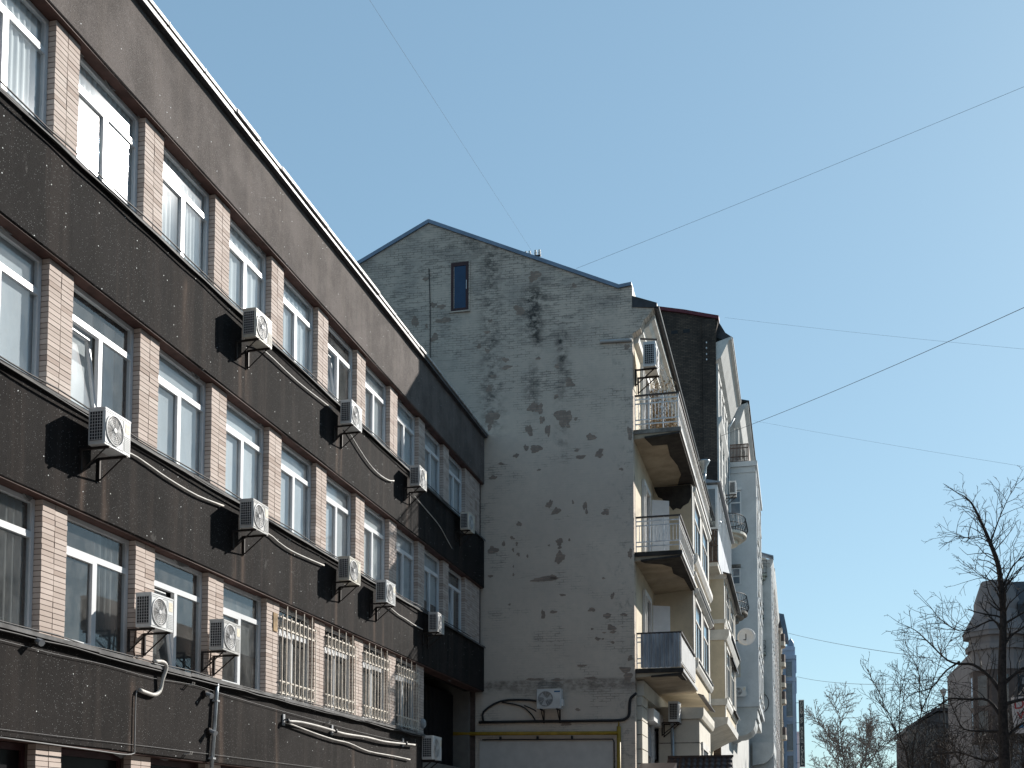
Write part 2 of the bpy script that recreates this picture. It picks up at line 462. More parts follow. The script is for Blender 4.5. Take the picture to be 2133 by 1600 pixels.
def mat_dark_brick():
    m = Mat('sooty_brick_gable')
    P = m.pos()
    X, Y, Z = m.sep(P)[0:3]
    cb = m.n('CombineXYZ')
    m.set(cb.inputs[0], X)
    m.set(cb.inputs[1], Z)
    b = m.n('TexBrick')
    m.set(b.inputs['Vector'], cb.outputs[0])
    b.inputs['Scale'].default_value = 1.0
    b.inputs['Brick Width'].default_value = 0.30
    b.inputs['Row Height'].default_value = 0.10
    b.inputs['Mortar Size'].default_value = 0.014
    m.set(b.inputs['Color1'], (0.062, 0.050, 0.043))
    m.set(b.inputs['Color2'], (0.11, 0.085, 0.068))
    m.set(b.inputs['Mortar'], (0.032, 0.031, 0.030))
    c = m.mix(m.step(m.noise(m.scale(P, 1, 1, 0.6), 0.4, 5, 0.65), 0.38, 0.66, 0, 0.75), b.outputs['Color'], (0.022, 0.021, 0.021))
    c = m.mix(m.step(m.noise(m.scale(P, 1, 1, 2.5), 1.1, 6, 0.7), 0.60, 0.72, 0, 0.5), c, (0.17, 0.14, 0.11))
    return m.done(m.bsdf(c, 0.95, 0, 0.1, m.bump(m.sep(b.outputs['Color'])[0], 0.4, 0.02)))


M['dark_brick'] = mat_dark_brick()

# ------------------------------------------------------------------ mesh helpers
WL = {}


def wl(o):
    return WL.get(o.name, Vector((0, 0, 0)))


class MB:
    def __init__(s):
        s.v = []
        s.f = []
        s.mi = []
        s.cur = 0

    def add(s, verts, faces):
        b = len(s.v)
        s.v += [tuple(v) for v in verts]
        for f in faces:
            s.f.append(tuple(b + i for i in f))
            s.mi.append(s.cur)
        return s

    def box(s, x0, x1, y0, y1, z0, z1):
        return s.add([(x0, y0, z0), (x1, y0, z0), (x1, y1, z0), (x0, y1, z0), (x0, y0, z1), (x1, y0, z1), (x1, y1, z1), (x0, y1, z1)],
                     [(0, 3, 2, 1), (4, 5, 6, 7), (0, 1, 5, 4), (1, 2, 6, 5), (2, 3, 7, 6), (3, 0, 4, 7)])

    def quad(s, a, b, c, d):
        return s.add([a, b, c, d], [(0, 1, 2, 3)])

    def prism(s, poly, f0, f1):
        """poly of 2-D points, f0 and f1 map one to a 3-D point on either end"""
        n = len(poly)
        v = [f0(*p) for p in poly] + [f1(*p) for p in poly]
        fs = [tuple(range(n))[::-1], tuple(range(n, 2 * n))]
        fs += [(i, (i + 1) % n, n + (i + 1) % n, n + i) for i in range(n)]
        return s.add(v, fs)

    def prism_y(s, poly, y0, y1):
        return s.prism(poly, lambda x, z: (x, y0, z), lambda x, z: (x, y1, z))

    def prism_z(s, poly, z0, z1):
        return s.prism(poly, lambda x, y: (x, y, z0), lambda x, y: (x, y, z1))

    def prism_x(s, poly, x0, x1):
        return s.prism(poly, lambda y, z: (x0, y, z), lambda y, z: (x1, y, z))

    def tube(s, pts, r, n=6, r1=None, cap=True):
        pts = [Vector(p) for p in pts]
        m = len(pts)
        rs = [(r if r1 is None else r + (r1 - r) * i / (m - 1)) if not isinstance(r, (list, tuple)) else r[i] for i in range(m)]
        t0 = (pts[1] - pts[0]).normalized()
        up = Vector((0, 0, 1)) if abs(t0.z) < 0.9 else Vector((1, 0, 0))
        nx = t0.cross(up).normalized()
        vs = []
        for i, p in enumerate(pts):
            if i == 0:
                t = t0
            elif i == m - 1:
                t = (pts[i] - pts[i - 1]).normalized()
            else:
                t = ((pts[i + 1] - p).normalized() + (p - pts[i - 1]).normalized())
                t = t.normalized() if t.length > 1e-6 else (p - pts[i - 1]).normalized()
            nx = (nx - t * nx.dot(t))
            nx = nx.normalized() if nx.length > 1e-6 else t.orthogonal().normalized()
            ny = t.cross(nx)
            for k in range(n):
                a = 2 * math.pi * k / n
                vs.append(p + (nx * math.cos(a) + ny * math.sin(a)) * rs[i])
        fs = []
        for i in range(m - 1):
            for k in range(n):
                k2 = (k + 1) % n
                fs.append((i * n + k, i * n + k2, (i + 1) * n + k2, (i + 1) * n + k))
        if cap:
            fs.append(tuple(range(n))[::-1])
            fs.append(tuple((m - 1) * n + k for k in range(n)))
        return s.add(vs, fs)

    def lathe(s, prof, c, axis='Z', n=16):
        """prof: (radius, height) pairs turned round an axis through c"""
        vs = []
        for r, h in prof:
            for k in range(n):
                a = 2 * math.pi * k / n
                u, w = r * math.cos(a), r * math.sin(a)
                if axis == 'Z':
                    vs.append((c[0] + u, c[1] + w, c[2] + h))
                elif axis == 'X':
                    vs.append((c[0] + h, c[1] + u, c[2] + w))
                else:
                    vs.append((c[0] + u, c[1] + h, c[2] + w))
        fs = []
        for i in range(len(prof) - 1):
            for k in range(n):
                k2 = (k + 1) % n
                fs.append((i * n + k, i * n + k2, (i + 1) * n + k2, (i + 1) * n + k))
        return s.add(vs, fs)

    def mesh(s, name, mats, origin):
        me = bpy.data.meshes.new(name)
        ox, oy, oz = origin
        me.from_pydata([(x - ox, y - oy, z - oz) for x, y, z in s.v], [], s.f)
        if not isinstance(mats, (list, tuple)):
            mats = [mats]
        for m in mats:
            me.materials.append(m)
        if len(mats) > 1:
            me.polygons.foreach_set('material_index', s.mi)
        me.update()
        return me

    def build(s, name, mats, parent=None, smooth=False, fix=False):
        xs, ys, zs = zip(*s.v)
        org = Vector(((min(xs) + max(xs)) / 2, (min(ys) + max(ys)) / 2, min(zs)))
        me = s.mesh(name, mats, org)
        if fix:
            import bmesh
            bm = bmesh.new()
            bm.from_mesh(me)
            bmesh.ops.recalc_face_normals(bm, faces=bm.faces)
            bm.to_mesh(me)
            bm.free()
        if smooth:
            me.polygons.foreach_set('use_smooth', [True] * len(me.polygons))
        o = bpy.data.objects.new(name, me)
        COL.objects.link(o)
        if parent is not None:
            o.parent = parent
            o.location = org - wl(parent)
        else:
            o.location = org
        WL[o.name] = org
        return o


def tag(o, label=None, cat=None, group=None, kind=None):
    if label:
        o['label'] = label
    if cat:
        o['category'] = cat
    if group:
        o['group'] = group
    if kind:
        o['kind'] = kind
    return o


def thing(name, label, cat, loc=(0, 0, 0), group=None):
    o = bpy.data.objects.new(name, None)
    o.empty_display_size = 0.3
    COL.objects.link(o)
    o.location = loc
    WL[o.name] = Vector(loc)
    return tag(o, label, cat, group)


def kids(o):
    return [c for c in KIDS_POOL if c.parent == o]


def copy_tree(root, loc, rotz=0.0, scale=1.0, label=None, skip=()):
    r = root.copy()
    COL.objects.link(r)
    r.location = loc
    r.rotation_euler = (0, 0, rotz)
    r.scale = (scale,) * 3
    WL[r.name] = Vector(loc)
    if label:
        r['label'] = label
    def rec(src, dst):
        for ch in list(src.children):
            if ch.name.split('.')[0] in skip:
                continue
            c = ch.copy()
            COL.objects.link(c)
            c.parent = dst
            rec(ch, c)
    rec(root, r)
    return r


def put(src, parent, org, name=None):
    """another object that shares a mesh"""
    o = bpy.data.objects.new(name or src.name.split('.')[0], src.data)
    COL.objects.link(o)
    o.parent = parent
    o.location = Vector(org) - wl(parent)
    WL[o.name] = Vector(org)
    return o


def smooth_path(pts, k=3):
    """Catmull-Rom through the points"""
    P = [Vector(p) for p in pts]
    P = [P[0] * 2 - P[1]] + P + [P[-1] * 2 - P[-2]]
    out = []
    for i in range(1, len(P) - 2):
        for j in range(k):
            t = j / k
            a, b, c, d = P[i - 1], P[i], P[i + 1], P[i + 2]
            out.append(0.5 * ((2 * b) + (c - a) * t + (2 * a - 5 * b + 4 * c - d) * t * t + (3 * b - a - 3 * c + d) * t ** 3))
    out.append(P[-2])
    return out


# ------------------------------------------------------------------ ground and street
g = MB().quad((-1500, -1500, 0), (1500, -1500, 0), (1500, 1500, 0), (-1500, 1500, 0)).build('ground', M['earth'])
tag(g, kind='structure')
r = MB().quad((-1.6, -200, 0.004), (5.2, -200, 0.004), (5.2, 400, 0.004), (-1.6, 400, 0.004)).build('road', M['asphalt'])
tag(r, kind='structure')
for nm, x0, x1, k0, k1 in (('pavement', -9.6, -1.75, -1.75, -1.6), ('pavement', 5.35, 14.9, 5.2, 5.35)):
    p = MB().box(x0, x1, -200, 400, 0, 0.13).build(nm, M['paving'])
    tag(p, kind='structure')
    k = MB().box(k0, k1, -200, 400, 0, 0.14).build('kerb', M['kerb'])
    tag(k, kind='structure')
mk = MB()
for i in range(-10, 40):
    mk.quad((1.74, i * 6, 0.008), (1.86, i * 6, 0.008), (1.86, i * 6 + 3, 0.008), (1.74, i * 6 + 3, 0.008))
tag(mk.build('road_marking', M['paint']), kind='structure')

def text_mesh(name, body, size, mat, parent, loc, rot, align='LEFT', ext=0.008):
    cu = bpy.data.curves.new(name, 'FONT')
    cu.body = body
    cu.size = size
    cu.align_x = align
    cu.extrude = ext
    tmp = bpy.data.objects.new(name, cu)
    COL.objects.link(tmp)
    dg = bpy.context.evaluated_depsgraph_get()
    me = bpy.data.meshes.new_from_object(tmp.evaluated_get(dg))
    bpy.data.objects.remove(tmp)
    me.materials.clear()
    me.materials.append(mat)
    o = bpy.data.objects.new(name, me)
    COL.objects.link(o)
    o.parent = parent
    o.location = Vector(loc) - wl(parent)
    o.rotation_euler = rot
    return o


# ------------------------------------------------------------------ the dark office building on the left
FX = -9.74                     # front of the concrete bands
PX = FX - 0.11                 # front of the brick piers
WX = PX - 0.12                 # front of the window frames
YB0, YEND = 4.0, 35.86
ZA, ZB, ZC, ZD, ZE, ZF, ZG, ZR = 12.93, 11.05, 9.50, 7.56, 6.13, 4.20, 2.81, 14.55
PITCH, PW, P0 = 2.28, 0.55, 13.49
off = thing('office_building', 'long dark grey four storey office building with beige brick piers and white windows', 'building', (-12, 20, 0))

def band(z0, z1, y0, y1, mat):
    mb = MB()
    n = max(1, int((y1 - y0) / 1.2))
    ys = [y0 + (y1 - y0) * i / n for i in range(n + 1)]
    rnd = random.Random(int(z0 * 10))
    jit = [rnd.uniform(-0.006, 0.006) for _ in ys]
    jt = [rnd.uniform(-0.006, 0.006) for _ in ys]
    ch = 0.012
    v, f = [], []
    for y, j, t in zip(ys, jit, jt):
        v += [(FX - 0.62, y, z0 + j), (FX - ch, y, z0 + j), (FX + t, y, z0 + ch + j), (FX + t, y, z1 - ch), (FX - ch, y, z1), (FX - 0.62, y, z1)]
    for i in range(n):
        a, b = i * 6, i * 6 + 6
        for k in range(6):
            k2 = (k + 1) % 6
            f.append((a + k, b + k, b + k2, a + k2))
    f.append((0, 1, 2, 3, 4, 5))
    e = n * 6
    f.append((e + 5, e + 4, e + 3, e + 2, e + 1, e))
    mb.add(v, f)
    return mb.build('concrete_band', mat, off, fix=True)

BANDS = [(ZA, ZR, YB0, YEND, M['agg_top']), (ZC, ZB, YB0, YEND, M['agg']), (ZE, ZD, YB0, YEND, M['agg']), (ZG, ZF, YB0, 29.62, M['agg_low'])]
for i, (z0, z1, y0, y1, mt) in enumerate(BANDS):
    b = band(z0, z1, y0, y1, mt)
    # brown painted strip along the edge underneath
    MB().box(FX - 0.40, FX - 0.025, y0 + 0.01, y1 - 0.01, z0 - 0.022, z0 + 0.05).build('painted_soffit', M['soffit'], off)
    # crumbled plaster along the back of the soffit
    sp = MB()
    rnd = random.Random(40 + i)
    y = y0
    while y < y1 - 1:
        w = rnd.uniform(0.10, 0.5)
        if rnd.random() < 0.55:
            h = rnd.uniform(0.02, 0.075)
            k = 7
            pl = [(y + w * q / k, z0 - 0.022 - h * math.sin(math.pi * q / k) * rnd.uniform(0.5, 1.1)) for q in range(k + 1)]
            pl += [(y + w, z0 - 0.018), (y, z0 - 0.018)]
            sp.prism_x(pl, WX + 0.005, WX + 0.03)
        y += w + rnd.uniform(0.2, 1.6)
    if sp.v:
        tag(sp.build('loose_plaster', M['cable_grey'], off, fix=True), kind='stuff')
    if i > 0:
        fl = MB()
        rnd = random.Random(90 + i)
        y = y0
        ov = 0.045 if i < 3 else 0.085
        while y < y1 - 0.05:
            l = min(rnd.uniform(1.6, 2.6), y1 - y)
            dz = rnd.uniform(-0.012, 0.012)
            s0 = fl
            s0.box(FX - 0.30, FX + ov + rnd.uniform(-.006, .008), y, y + l - 0.006, z1 + 0.004 + dz * .3 + .004, z1 + 0.020 + dz * .3 + .004)
            s0.box(FX + ov - 0.012, FX + ov + 0.004 + rnd.uniform(0, .006), y, y + l - 0.006, z1 - 0.035 + dz, z1 + 0.0075 + dz * .3)
            y += l
        fl.build('sill_flashing', M['flash'], b)
# roof coping: overhanging metal cap with standing joints
cp = MB()
y = YB0
rnd = random.Random(5)
while y < YEND + 0.1:
    l = rnd.uniform(0.9, 1.25)
    e = min(y + l, YEND + 0.1)
    d = rnd.uniform(-0.016, 0.014)
    cp.box(FX - 0.6, FX + 0.14 + d, y, e - 0.008, ZR + 0.004, ZR + 0.03)
    cp.box(FX + 0.115 + d, FX + 0.145 + d, y, e - 0.008, ZR + 0.0, ZR + 0.062 + d * .3)
    cp.box(FX + 0.112 + d, FX + 0.152 + d, e - 0.03, e - 0.004, ZR - 0.003, ZR + 0.066)
    y = e if e < YEND + 0.1 else 99
cp.build('roof_coping', M['coping'], off)
MB().box(FX - 0.02, FX + 0.11, YB0, YEND, ZR - 0.10, ZR + 0.003).build('coping_shade_strip', M['flash_and_shade'], off)  # dark strip standing in for the shadow gap under the coping overhang
MB().box(-22, FX - 0.62, YB0, YEND, ZR - 0.3, ZR - 0.02).build('flat_roof', M['roof_felt'], off)
# rooms behind the windows
rm = MB()
rm.box(-16.3, -16.0, YB0, YEND, 0, ZR - 0.35)
for z0, z1 in ((ZG + 0.55, ZG + 0.85), (ZE + 0.45, ZE + 0.75), (ZC + 0.45, ZC + 0.75)):
    rm.box(-16.0, FX - 0.625, YB0, YEND, z0, z1)
for y in range(5):
    rm.box(-15.99, WX - 0.22, 8.35 + 6.84 * y, 8.47 + 6.84 * y, 0.2, ZR - 0.36)
rm.box(-16.0, FX - 0.63, YB0 - 0.2, YB0 - 0.002, 0, ZR - 0.35)
rm.build('room_wall', M['room'], off)
MB().box(-16, FX - 0.3, YEND + 0.004, YEND + 0.06, 0, ZR).build('end_wall', M['mortar'], off)

# brick piers
ROWS = [(ZB + 0.028, ZA - 0.022), (ZD + 0.028, ZC - 0.022), (ZF + 0.028, ZE - 0.022), (0.13, ZG - 0.022)]
BR_W, BR_D = 0.268, 0.125
bm_ = MB().box(-BR_D / 2, BR_D / 2, -BR_W / 2, BR_W / 2, 0, 0.0655)
brick_me = bm_.mesh('brick', M['brick'], (0, 0, 0))
loose = MB()
loose.cur = 0
nb = 0
for ri, (z0, z1) in enumerate(ROWS):
    nc = round((z1 - z0) / 0.0748)
    ch = (z1 - z0) / nc
    for k in range(-3, 10):
        y0 = P0 + PITCH * k
        wide = k == 9
        if ri == 2 and k > 7 or ri == 3 and k > 7:
            continue
        y1 = YEND - 0.01 if wide else y0 + PW
        core = MB().box(WX - 0.16, PX - 0.008, y0 + 0.007, y1 - 0.007, z0 - 0.03, z1 + 0.02).build('brick_pier', M['mortar'], off)
        single = k in (0, 1) and ri < 3
        ncol = 2 if not wide else int((y1 - y0) / (BR_W + 0.008))
        rnd = random.Random(ri * 100 + k)
        for c in range(nc):
            zz = z0 + c * ch
            for j in range(ncol):
                yc = y0 + BR_W / 2 + j * (BR_W + 0.012)
                dx, dy = rnd.uniform(-0.0035, 0.0035), rnd.uniform(-0.0025, 0.0025)
                if single:
                    o = bpy.data.objects.new('brick', brick_me)
                    COL.objects.link(o)
                    o.parent = core
                    o.location = Vector((PX - BR_D / 2 + dx, yc + dy, zz)) - wl(core)
                    nb += 1
                else:
                    loose.box(PX - BR_D + dx, PX + dx, yc - BR_W / 2 + dy, yc + BR_W / 2 + dy, zz, zz + 0.0655)
tag(loose.build('bricks', M['brick'], off), kind='stuff')

# windows of the three upper rows
def make_window(y0, y1, z0, z1, ri, k):
    rnd = random.Random(ri * 31 + k * 7)
    xf = WX
    y0 += 0.004
    y1 -= 0.004
    t = 0.062
    H = z1 - z0
    zt = z0 + H * 0.735
    ym = y0 + (y1 - y0) * 0.50
    d0 = xf - 0.07
    old = M['pvc']
    fr = MB()
    fr.box(d0, xf, y0, y0 + t, z0, z1)
    fr.box(d0, xf, y1 - t, y1, z0, z1)
    fr.box(d0, xf - 0.001, y0 + t, y1 - t, z1 - t, z1)
    fr.box(d0, xf - 0.001, y0 + t, y1 - t, z0, z0 + t)
    fr.box(d0, xf - 0.001, y0 + t, y1 - t, zt - 0.045, zt + 0.045)
    fr.box(d0, xf - 0.002, ym - 0.045, ym + 0.045, z0 + t, zt - 0.045)
    # sill board
    fr.box(xf - 0.02, xf + 0.10, y0, y1, z0 - 0.028, z0 - 0.003)
    w = fr.build('window', M['pvc'], off)
    # opening sash on the near side
    tilt = (ri, k) in ((1, 0), (0, 4), (2, 1), (0, -2), (1, 8))
    sash = MB()
    a0, a1, b0, b1 = y0 + t - 0.012, ym - 0.033, z0 + t - 0.012, zt - 0.033
    s = 0.052
    sx0, sx1 = xf - 0.045, xf + 0.012
    sash.box(sx0, sx1, a0, a0 + s, b0, b1)
    sash.box(sx0, sx1, a1 - s, a1, b0, b1)
    sash.box(sx0, sx1 - 0.001, a0 + s, a1 - s, b1 - s, b1)
    sash.box(sx0, sx1 - 0.001, a0 + s, a1 - s, b0, b0 + s)
    pane = [(xf - 0.03, a0 + s, b0 + s), (xf - 0.03, a1 - s, b0 + s), (xf - 0.03, a1 - s, b1 - s), (xf - 0.03, a0 + s, b1 - s)]
    if tilt:
        sl_ = math.tan(R(8))
        sash.v = [(x - (z - b0) * sl_, y, z) for x, y, z in sash.v]
        pane = [(x - (z - b0) * sl_, y, z) for x, y, z in pane]
    so = sash.build('sash', M['pvc'], w)
    def glass(q):
        MB().quad(*q).build('pane', M['glass'], w)
    glass(pane)
    glass([(xf - 0.03, ym + 0.045, z0 + t), (xf - 0.03, y1 - t, z0 + t), (xf - 0.03, y1 - t, zt - 0.045), (xf - 0.03, ym + 0.045, zt - 0.045)])
    glass([(xf - 0.03, y0 + t, zt + 0.045), (xf - 0.03, y1 - t, zt + 0.045), (xf - 0.03, y1 - t, z1 - t), (xf - 0.03, y0 + t, z1 - t)])
    hb = MB().box(sx1 + .001, sx1 + 0.03, a1 - 0.036, a1 - 0.014, (b0 + b1) / 2 - 0.06, (b0 + b1) / 2 + 0.06)
    # cloth behind the glass
    xb = xf - (0.085 if not tilt else 0.34)
    def hang(nm, ya, yb, za, zb, mt, amp, wl_):
        n = max(2, int((yb - ya) / wl_ * 6))
        n = min(n, 70)
        cb = MB()
        vs = []
        for q in range(n + 1):
            yy = ya + (yb - ya) * q / n
            xx = xb + amp * math.sin(2 * math.pi * (yy + 0.3 * k) / wl_) + amp * 0.5 * math.sin(5.1 * yy + k)
            vs += [(xx, yy, za), (xx, yy, zb)]
        cb.add(vs, [(2 * q, 2 * q + 2, 2 * q + 3, 2 * q + 1) for q in range(n)])
        cb.build(nm, mt, w, smooth=True)
    if ri == 0:
        if k < 2:
            hang('curtain', y0, y1, z0 + 0.02, z1, M['curtain'], 0.016, 0.13)
        else:
            hang('curtain', y0, y1, z0 + 0.02, z1, M['curtain'] if k == 2 else M['blind_pale'] if k in (3, 6) else M['blind'], 0.012, 0.2)
    elif ri == 1:
        zz = z0 + (0.02 if k not in (-2, 7) else 0.5)
        hang('roller_blind', y0, y1, zz, z1, M['blind_pale'] if k in (0, 2, 5) else M['blind'], 0.003, 0.9)
    else:
        if k in (-1, 0):
            hang('curtain', y1 - 0.75, y1 - 0.1, z0 + 0.02, z1, M['veil'], 0.03, 0.16)
        elif k in (1, 2):
            hang('roller_blind', y0, y1 if k == 2 else ym, z0 + (0.7 if k == 2 else 0.02), z1, M['veil'], 0.003, 0.9)
        elif k % 2:
            hang('curtain', y0, y0 + 0.6, z0 + 0.02, z1, M['veil'], 0.03, 0.16)
    return w

WIN = {}
for ri in range(3):
    z0 = (ZB, ZD, ZF)[ri] + 0.035
    z1 = (ZA, ZC, ZE)[ri] - 0.03
    for k in range(-3, 9):
        if ri == 2 and k > 6:
            continue
        WIN[ri, k] = make_window(P0 + PITCH * k + PW, P0 + PITCH * (k + 1), z0, z1, ri, k)
# ground floor: dark glazed openings between the piers
for k in range(-3, 7):
    y0, y1 = P0 + PITCH * k + PW, P0 + PITCH * (k + 1)
    fr = MB()
    fr.box(WX - 0.12, WX - 0.05, y0, y0 + 0.07, 0.13, ZG - 0.03)
    fr.box(WX - 0.12, WX - 0.05, y1 - 0.07, y1, 0.13, ZG - 0.03)
    fr.box(WX - 0.12, WX - 0.051, y0 + 0.07, y1 - 0.07, ZG - 0.12, ZG - 0.03)
    fr.box(WX - 0.12, WX - 0.051, y0 + 0.07, y1 - 0.07, 0.13, 0.5)
    w = fr.build('window', M['maroon_frame'], off)
    MB().box(WX - 0.10, WX - 0.09, y0 + 0.07, y1 - 0.07, 0.5, ZG - 0.12).build('pane', M['glass_black'], w)

# security bars on four windows of the lowest visible row
for k in (3, 4, 5, 6):
    y0, y1 = P0 + PITCH * k + PW + 0.05, P0 + PITCH * (k + 1) - 0.05
    z0, z1 = ZF + 0.10, ZE - 0.10
    gr = MB()
    xg = PX + 0.035
    gr.box(xg - 0.012, xg + 0.012, y0 - 0.07, y1 + 0.07, z0 + 0.03, z0 + 0.056)
    go = gr.build('window_grille', M['grille_paint'], off)
    for zz in (z0 + 0.26, z1 - 0.42, z1 - 0.20):
        MB().box(xg - 0.012, xg + 0.012, y0 - 0.07, y1 + 0.07, zz, zz + 0.026).build('rail', M['grille_paint'], go)
    n = 9
    for i in range(n):
        yy = y0 + (y1 - y0) * i / (n - 1)
        lo = z0 - 0.10 if i % 2 else z0 - 0.02
        hi = z1 + 0.06 if i % 2 else z1 - 0.14
        MB().box(xg + 0.0125, xg + 0.030, yy - 0.0075, yy + 0.0075, lo, hi).build('bar', M['grille_paint'], go)
    rings = MB()
    for zc in (z0 + 0.158, z1 - 0.297):
        for i in range(n - 1):
            yc = y0 + (y1 - y0) * (i + 0.5) / (n - 1)
            rings.tube([(xg, yc + 0.07 * math.cos(a * math.pi / 4), zc + 0.10 * math.sin(a * math.pi / 4)) for a in range(9)], 0.009, 4)
    rings.build('ring_row', M['grille_paint'], go)

# dark slatted screen in the recessed corner entrance
sc = MB()
sc.box(FX - 1.1, FX - 1.02, 30.0, YEND - 0.03, 0.13, ZE - 0.1)
scr = sc.build('entrance_screen', M['slat_black'], off)
sm = MB().box(FX - 1.018, FX - 0.97, 30.0, 30.055, 0.15, ZE - 0.12).build('slat', M['slat_black'], scr)
for i in range(1, 44):
    if i in (13, 14):
        continue
    put(sm, scr, (FX - 0.994, 30.03 + i * 0.13, 0.15))
MB().box(FX - 1.016, FX - 0.92, 30.0, YEND - 0.04, 3.2, 3.45).build('screen_rail', M['slat_black'], scr)
MB().box(FX - 0.6, FX - 0.02, 29.64, 29.98, 0.13, ZG - 0.02).build('corner_pier', M['mortar'], off)

# ------------------------------------------------------------------ air conditioners
def make_ac(label):
    root = thing('air_conditioner', label, 'air conditioner', (0, 0, 0), 'air conditioner units on the walls')
    w, d, h, x0 = 0.66, 0.26, 0.51, 0.19
    x1 = x0 + d
    b = 0.018
    # casing as a rounded shell, open at the coil side
    pl = []
    for cx, cy, a0 in ((x1 - b, w / 2 - b, 0), (x0 + b, w / 2 - b, 90), (x0 + b, -w / 2 + b, 180), (x1 - b, -w / 2 + b, 270)):
        for q in range(3):
            a = R(a0 + 45 * q)
            pl.append((cx + b * math.cos(a), cy + b * math.sin(a)))
    c = MB()
    c.prism_z(pl, 0.02, h - 0.012)
    top = [(p[0] + (0.006 if p[0] > (x0 + x1) / 2 else -0.006), p[1] * 1.012) for p in pl]
    c.prism_z(top, h - 0.013, h + 0.012)
    c.prism_z([(p[0], p[1] * 0.995) for p in pl], 0.0, 0.019)
    cas = c.build('casing', M['ac'], root)
    # fan opening: dark disc, blades, ring and guard wires on the front
    fy, fz, fr = -0.085, h * 0.5, 0.205
    fb = MB().lathe([(0.0, 0.002), (fr, 0.002)], (x1, fy, fz), 'X', 28)
    f0 = fb.build('fan_recess', M['fan'], root)
    bl = MB()
    for i in range(3):
        a = i * 2 * math.pi / 3
        vs = []
        for rr in (0.04, 0.10, 0.185):
            for da in (-0.42, 0.42):
                vs.append((x1 + 0.004 + 0.003 * (da > 0), fy + rr * math.cos(a + da + rr * 2), fz + rr * math.sin(a + da + rr * 2)))
        bl.add(vs, [(0, 1, 3, 2), (2, 3, 5, 4)])
    bl.build('fan', M['ac_grille'], root)
    gd = MB()
    gd.lathe([(fr + 0.014, 0.0), (fr + 0.014, 0.016), (fr - 0.004, 0.018), (fr - 0.004, 0.002)], (x1, fy, fz), 'X', 28)
    for rr in (0.06, 0.09, 0.12, 0.15, 0.18):
        gd.lathe([(rr - 0.0035, 0.013), (rr + 0.0035, 0.016), (rr + 0.0035, 0.012)], (x1, fy, fz), 'X', 24)
    for i in range(12):
        a = i * math.pi / 6
        ca, sa = math.cos(a), math.sin(a)
        gd.tube([(x1 + 0.014, fy + 0.04 * ca, fz + 0.04 * sa), (x1 + 0.014, fy + fr * ca, fz + fr * sa)], 0.0035, 4)
    gd.lathe([(0.0, 0.022), (0.035, 0.02), (0.042, 0.008)], (x1, fy, fz), 'X', 16)
    gd.build('fan_grille', M['ac_grille'], root)
    # square pressed surround and louvres on the valve side
    pr = MB()
    q0, q1, e0, e1 = fy - 0.228, fy + 0.228, 0.03, h - 0.03
    for bx in ((q0, q1, e0, e0 + 0.008), (q0, q1, e1 - 0.008, e1), (q0, q0 + 0.008, e0 + .009, e1 - .009), (q1 - 0.008, q1, e0 + .009, e1 - .009)):
        pr.box(x1 + 0.0005, x1 + 0.006, *bx)
    for i in range(9):
        z = 0.05 + i * 0.026
        pr.box(x1 + 0.0005, x1 + 0.007, 0.165, 0.31, z, z + 0.012)
    pr.build('front_ribs', M['ac'], root)
    MB().box(x1 + 0.0005, x1 + 0.003, 0.185, 0.295, 0.315, 0.455).build('sticker', M['sticker'], root)
    # coil seen through the wire mesh on the near end
    co = MB().box(x0 + 0.03, x1 - 0.035, -w / 2 - 0.004, -w / 2 + 0.01, 0.05, h - 0.045)
    co.build('coil', M['ac_dark'], root)
    sg = MB()
    for i in range(10):
        z = 0.055 + i * 0.0445
        sg.box(x0 + 0.028, x1 - 0.033, -w / 2 - 0.014, -w / 2 - 0.009, z, z + 0.006)
    for i in range(5):
        x = x0 + 0.035 + i * 0.0405
        sg.box(x, x + 0.006, -w / 2 - 0.0195, -w / 2 - 0.0145, 0.05, h - 0.045)
    sg.build('side_grille', M['ac_grille'], root)
    # valve cover at the far end
    MB().box(x0 + 0.05, x1 - 0.05, w / 2 + 0.001, w / 2 + 0.05, 0.06, 0.24).build('valve_cover', M['ac'], root)
    # wall brackets
    for s in (-1, 1):
        y = 0.22 * s
        bk = MB()
        bk.box(0.004, x1 + 0.02, y - 0.018, y + 0.018, -0.034, -0.004)
        bk.box(0.002, 0.034, y - 0.017, y + 0.017, -0.36, -0.036)
        bk.tube([(0.03, y, -0.335), (x1 - 0.05, y, -0.03)], 0.013, 4)
        bk.build('bracket', M['steel_dark'], root)
    ft = MB()
    for s in (-1, 1):
        ft.box(x0 + 0.03, x1 - 0.03, 0.22 * s - 0.03, 0.22 * s + 0.03, -0.0035, -0.0005)
    return root

AC_SPOTS = [
    ('air conditioner nearest the camera on the middle dark band, two thirds up the left edge', FX, 14.35, 7.01),
    ('air conditioner on the middle dark band, second from the left edge', FX, 18.88, 7.00),
    ('air conditioner on the middle dark band close behind its neighbour, nearer one of the two', FX, 23.47, 7.03),
    ('air conditioner on the middle band, farther of the close pair by the shadow edge', FX, 25.77, 7.01),
    ('shaded air conditioner on the middle dark band deep in the building shadow', FX, 29.75, 6.98),
    ('air conditioner on the upper dark band, nearest to the camera of its line', FX, 18.91, 10.49),
    ('air conditioner on the upper dark band, second of its line with a drooping conduit', FX, 23.48, 10.49),
    ('air conditioner on the upper dark band whose white front stands out beside the shadow', FX, 28.15, 10.50),
    ('shaded air conditioner on the upper dark band beside the pale gable wall', FX, 32.79, 10.54),
    ('air conditioner bracketed to the sunlit brick pier beside the tilted window with a hose below', PX, 15.82, 4.70),
    ('air conditioner bracketed to the rust streaked brick pier above the grey downpipe', PX, 18.06, 4.69),
]
ac0 = make_ac('x')
first = True
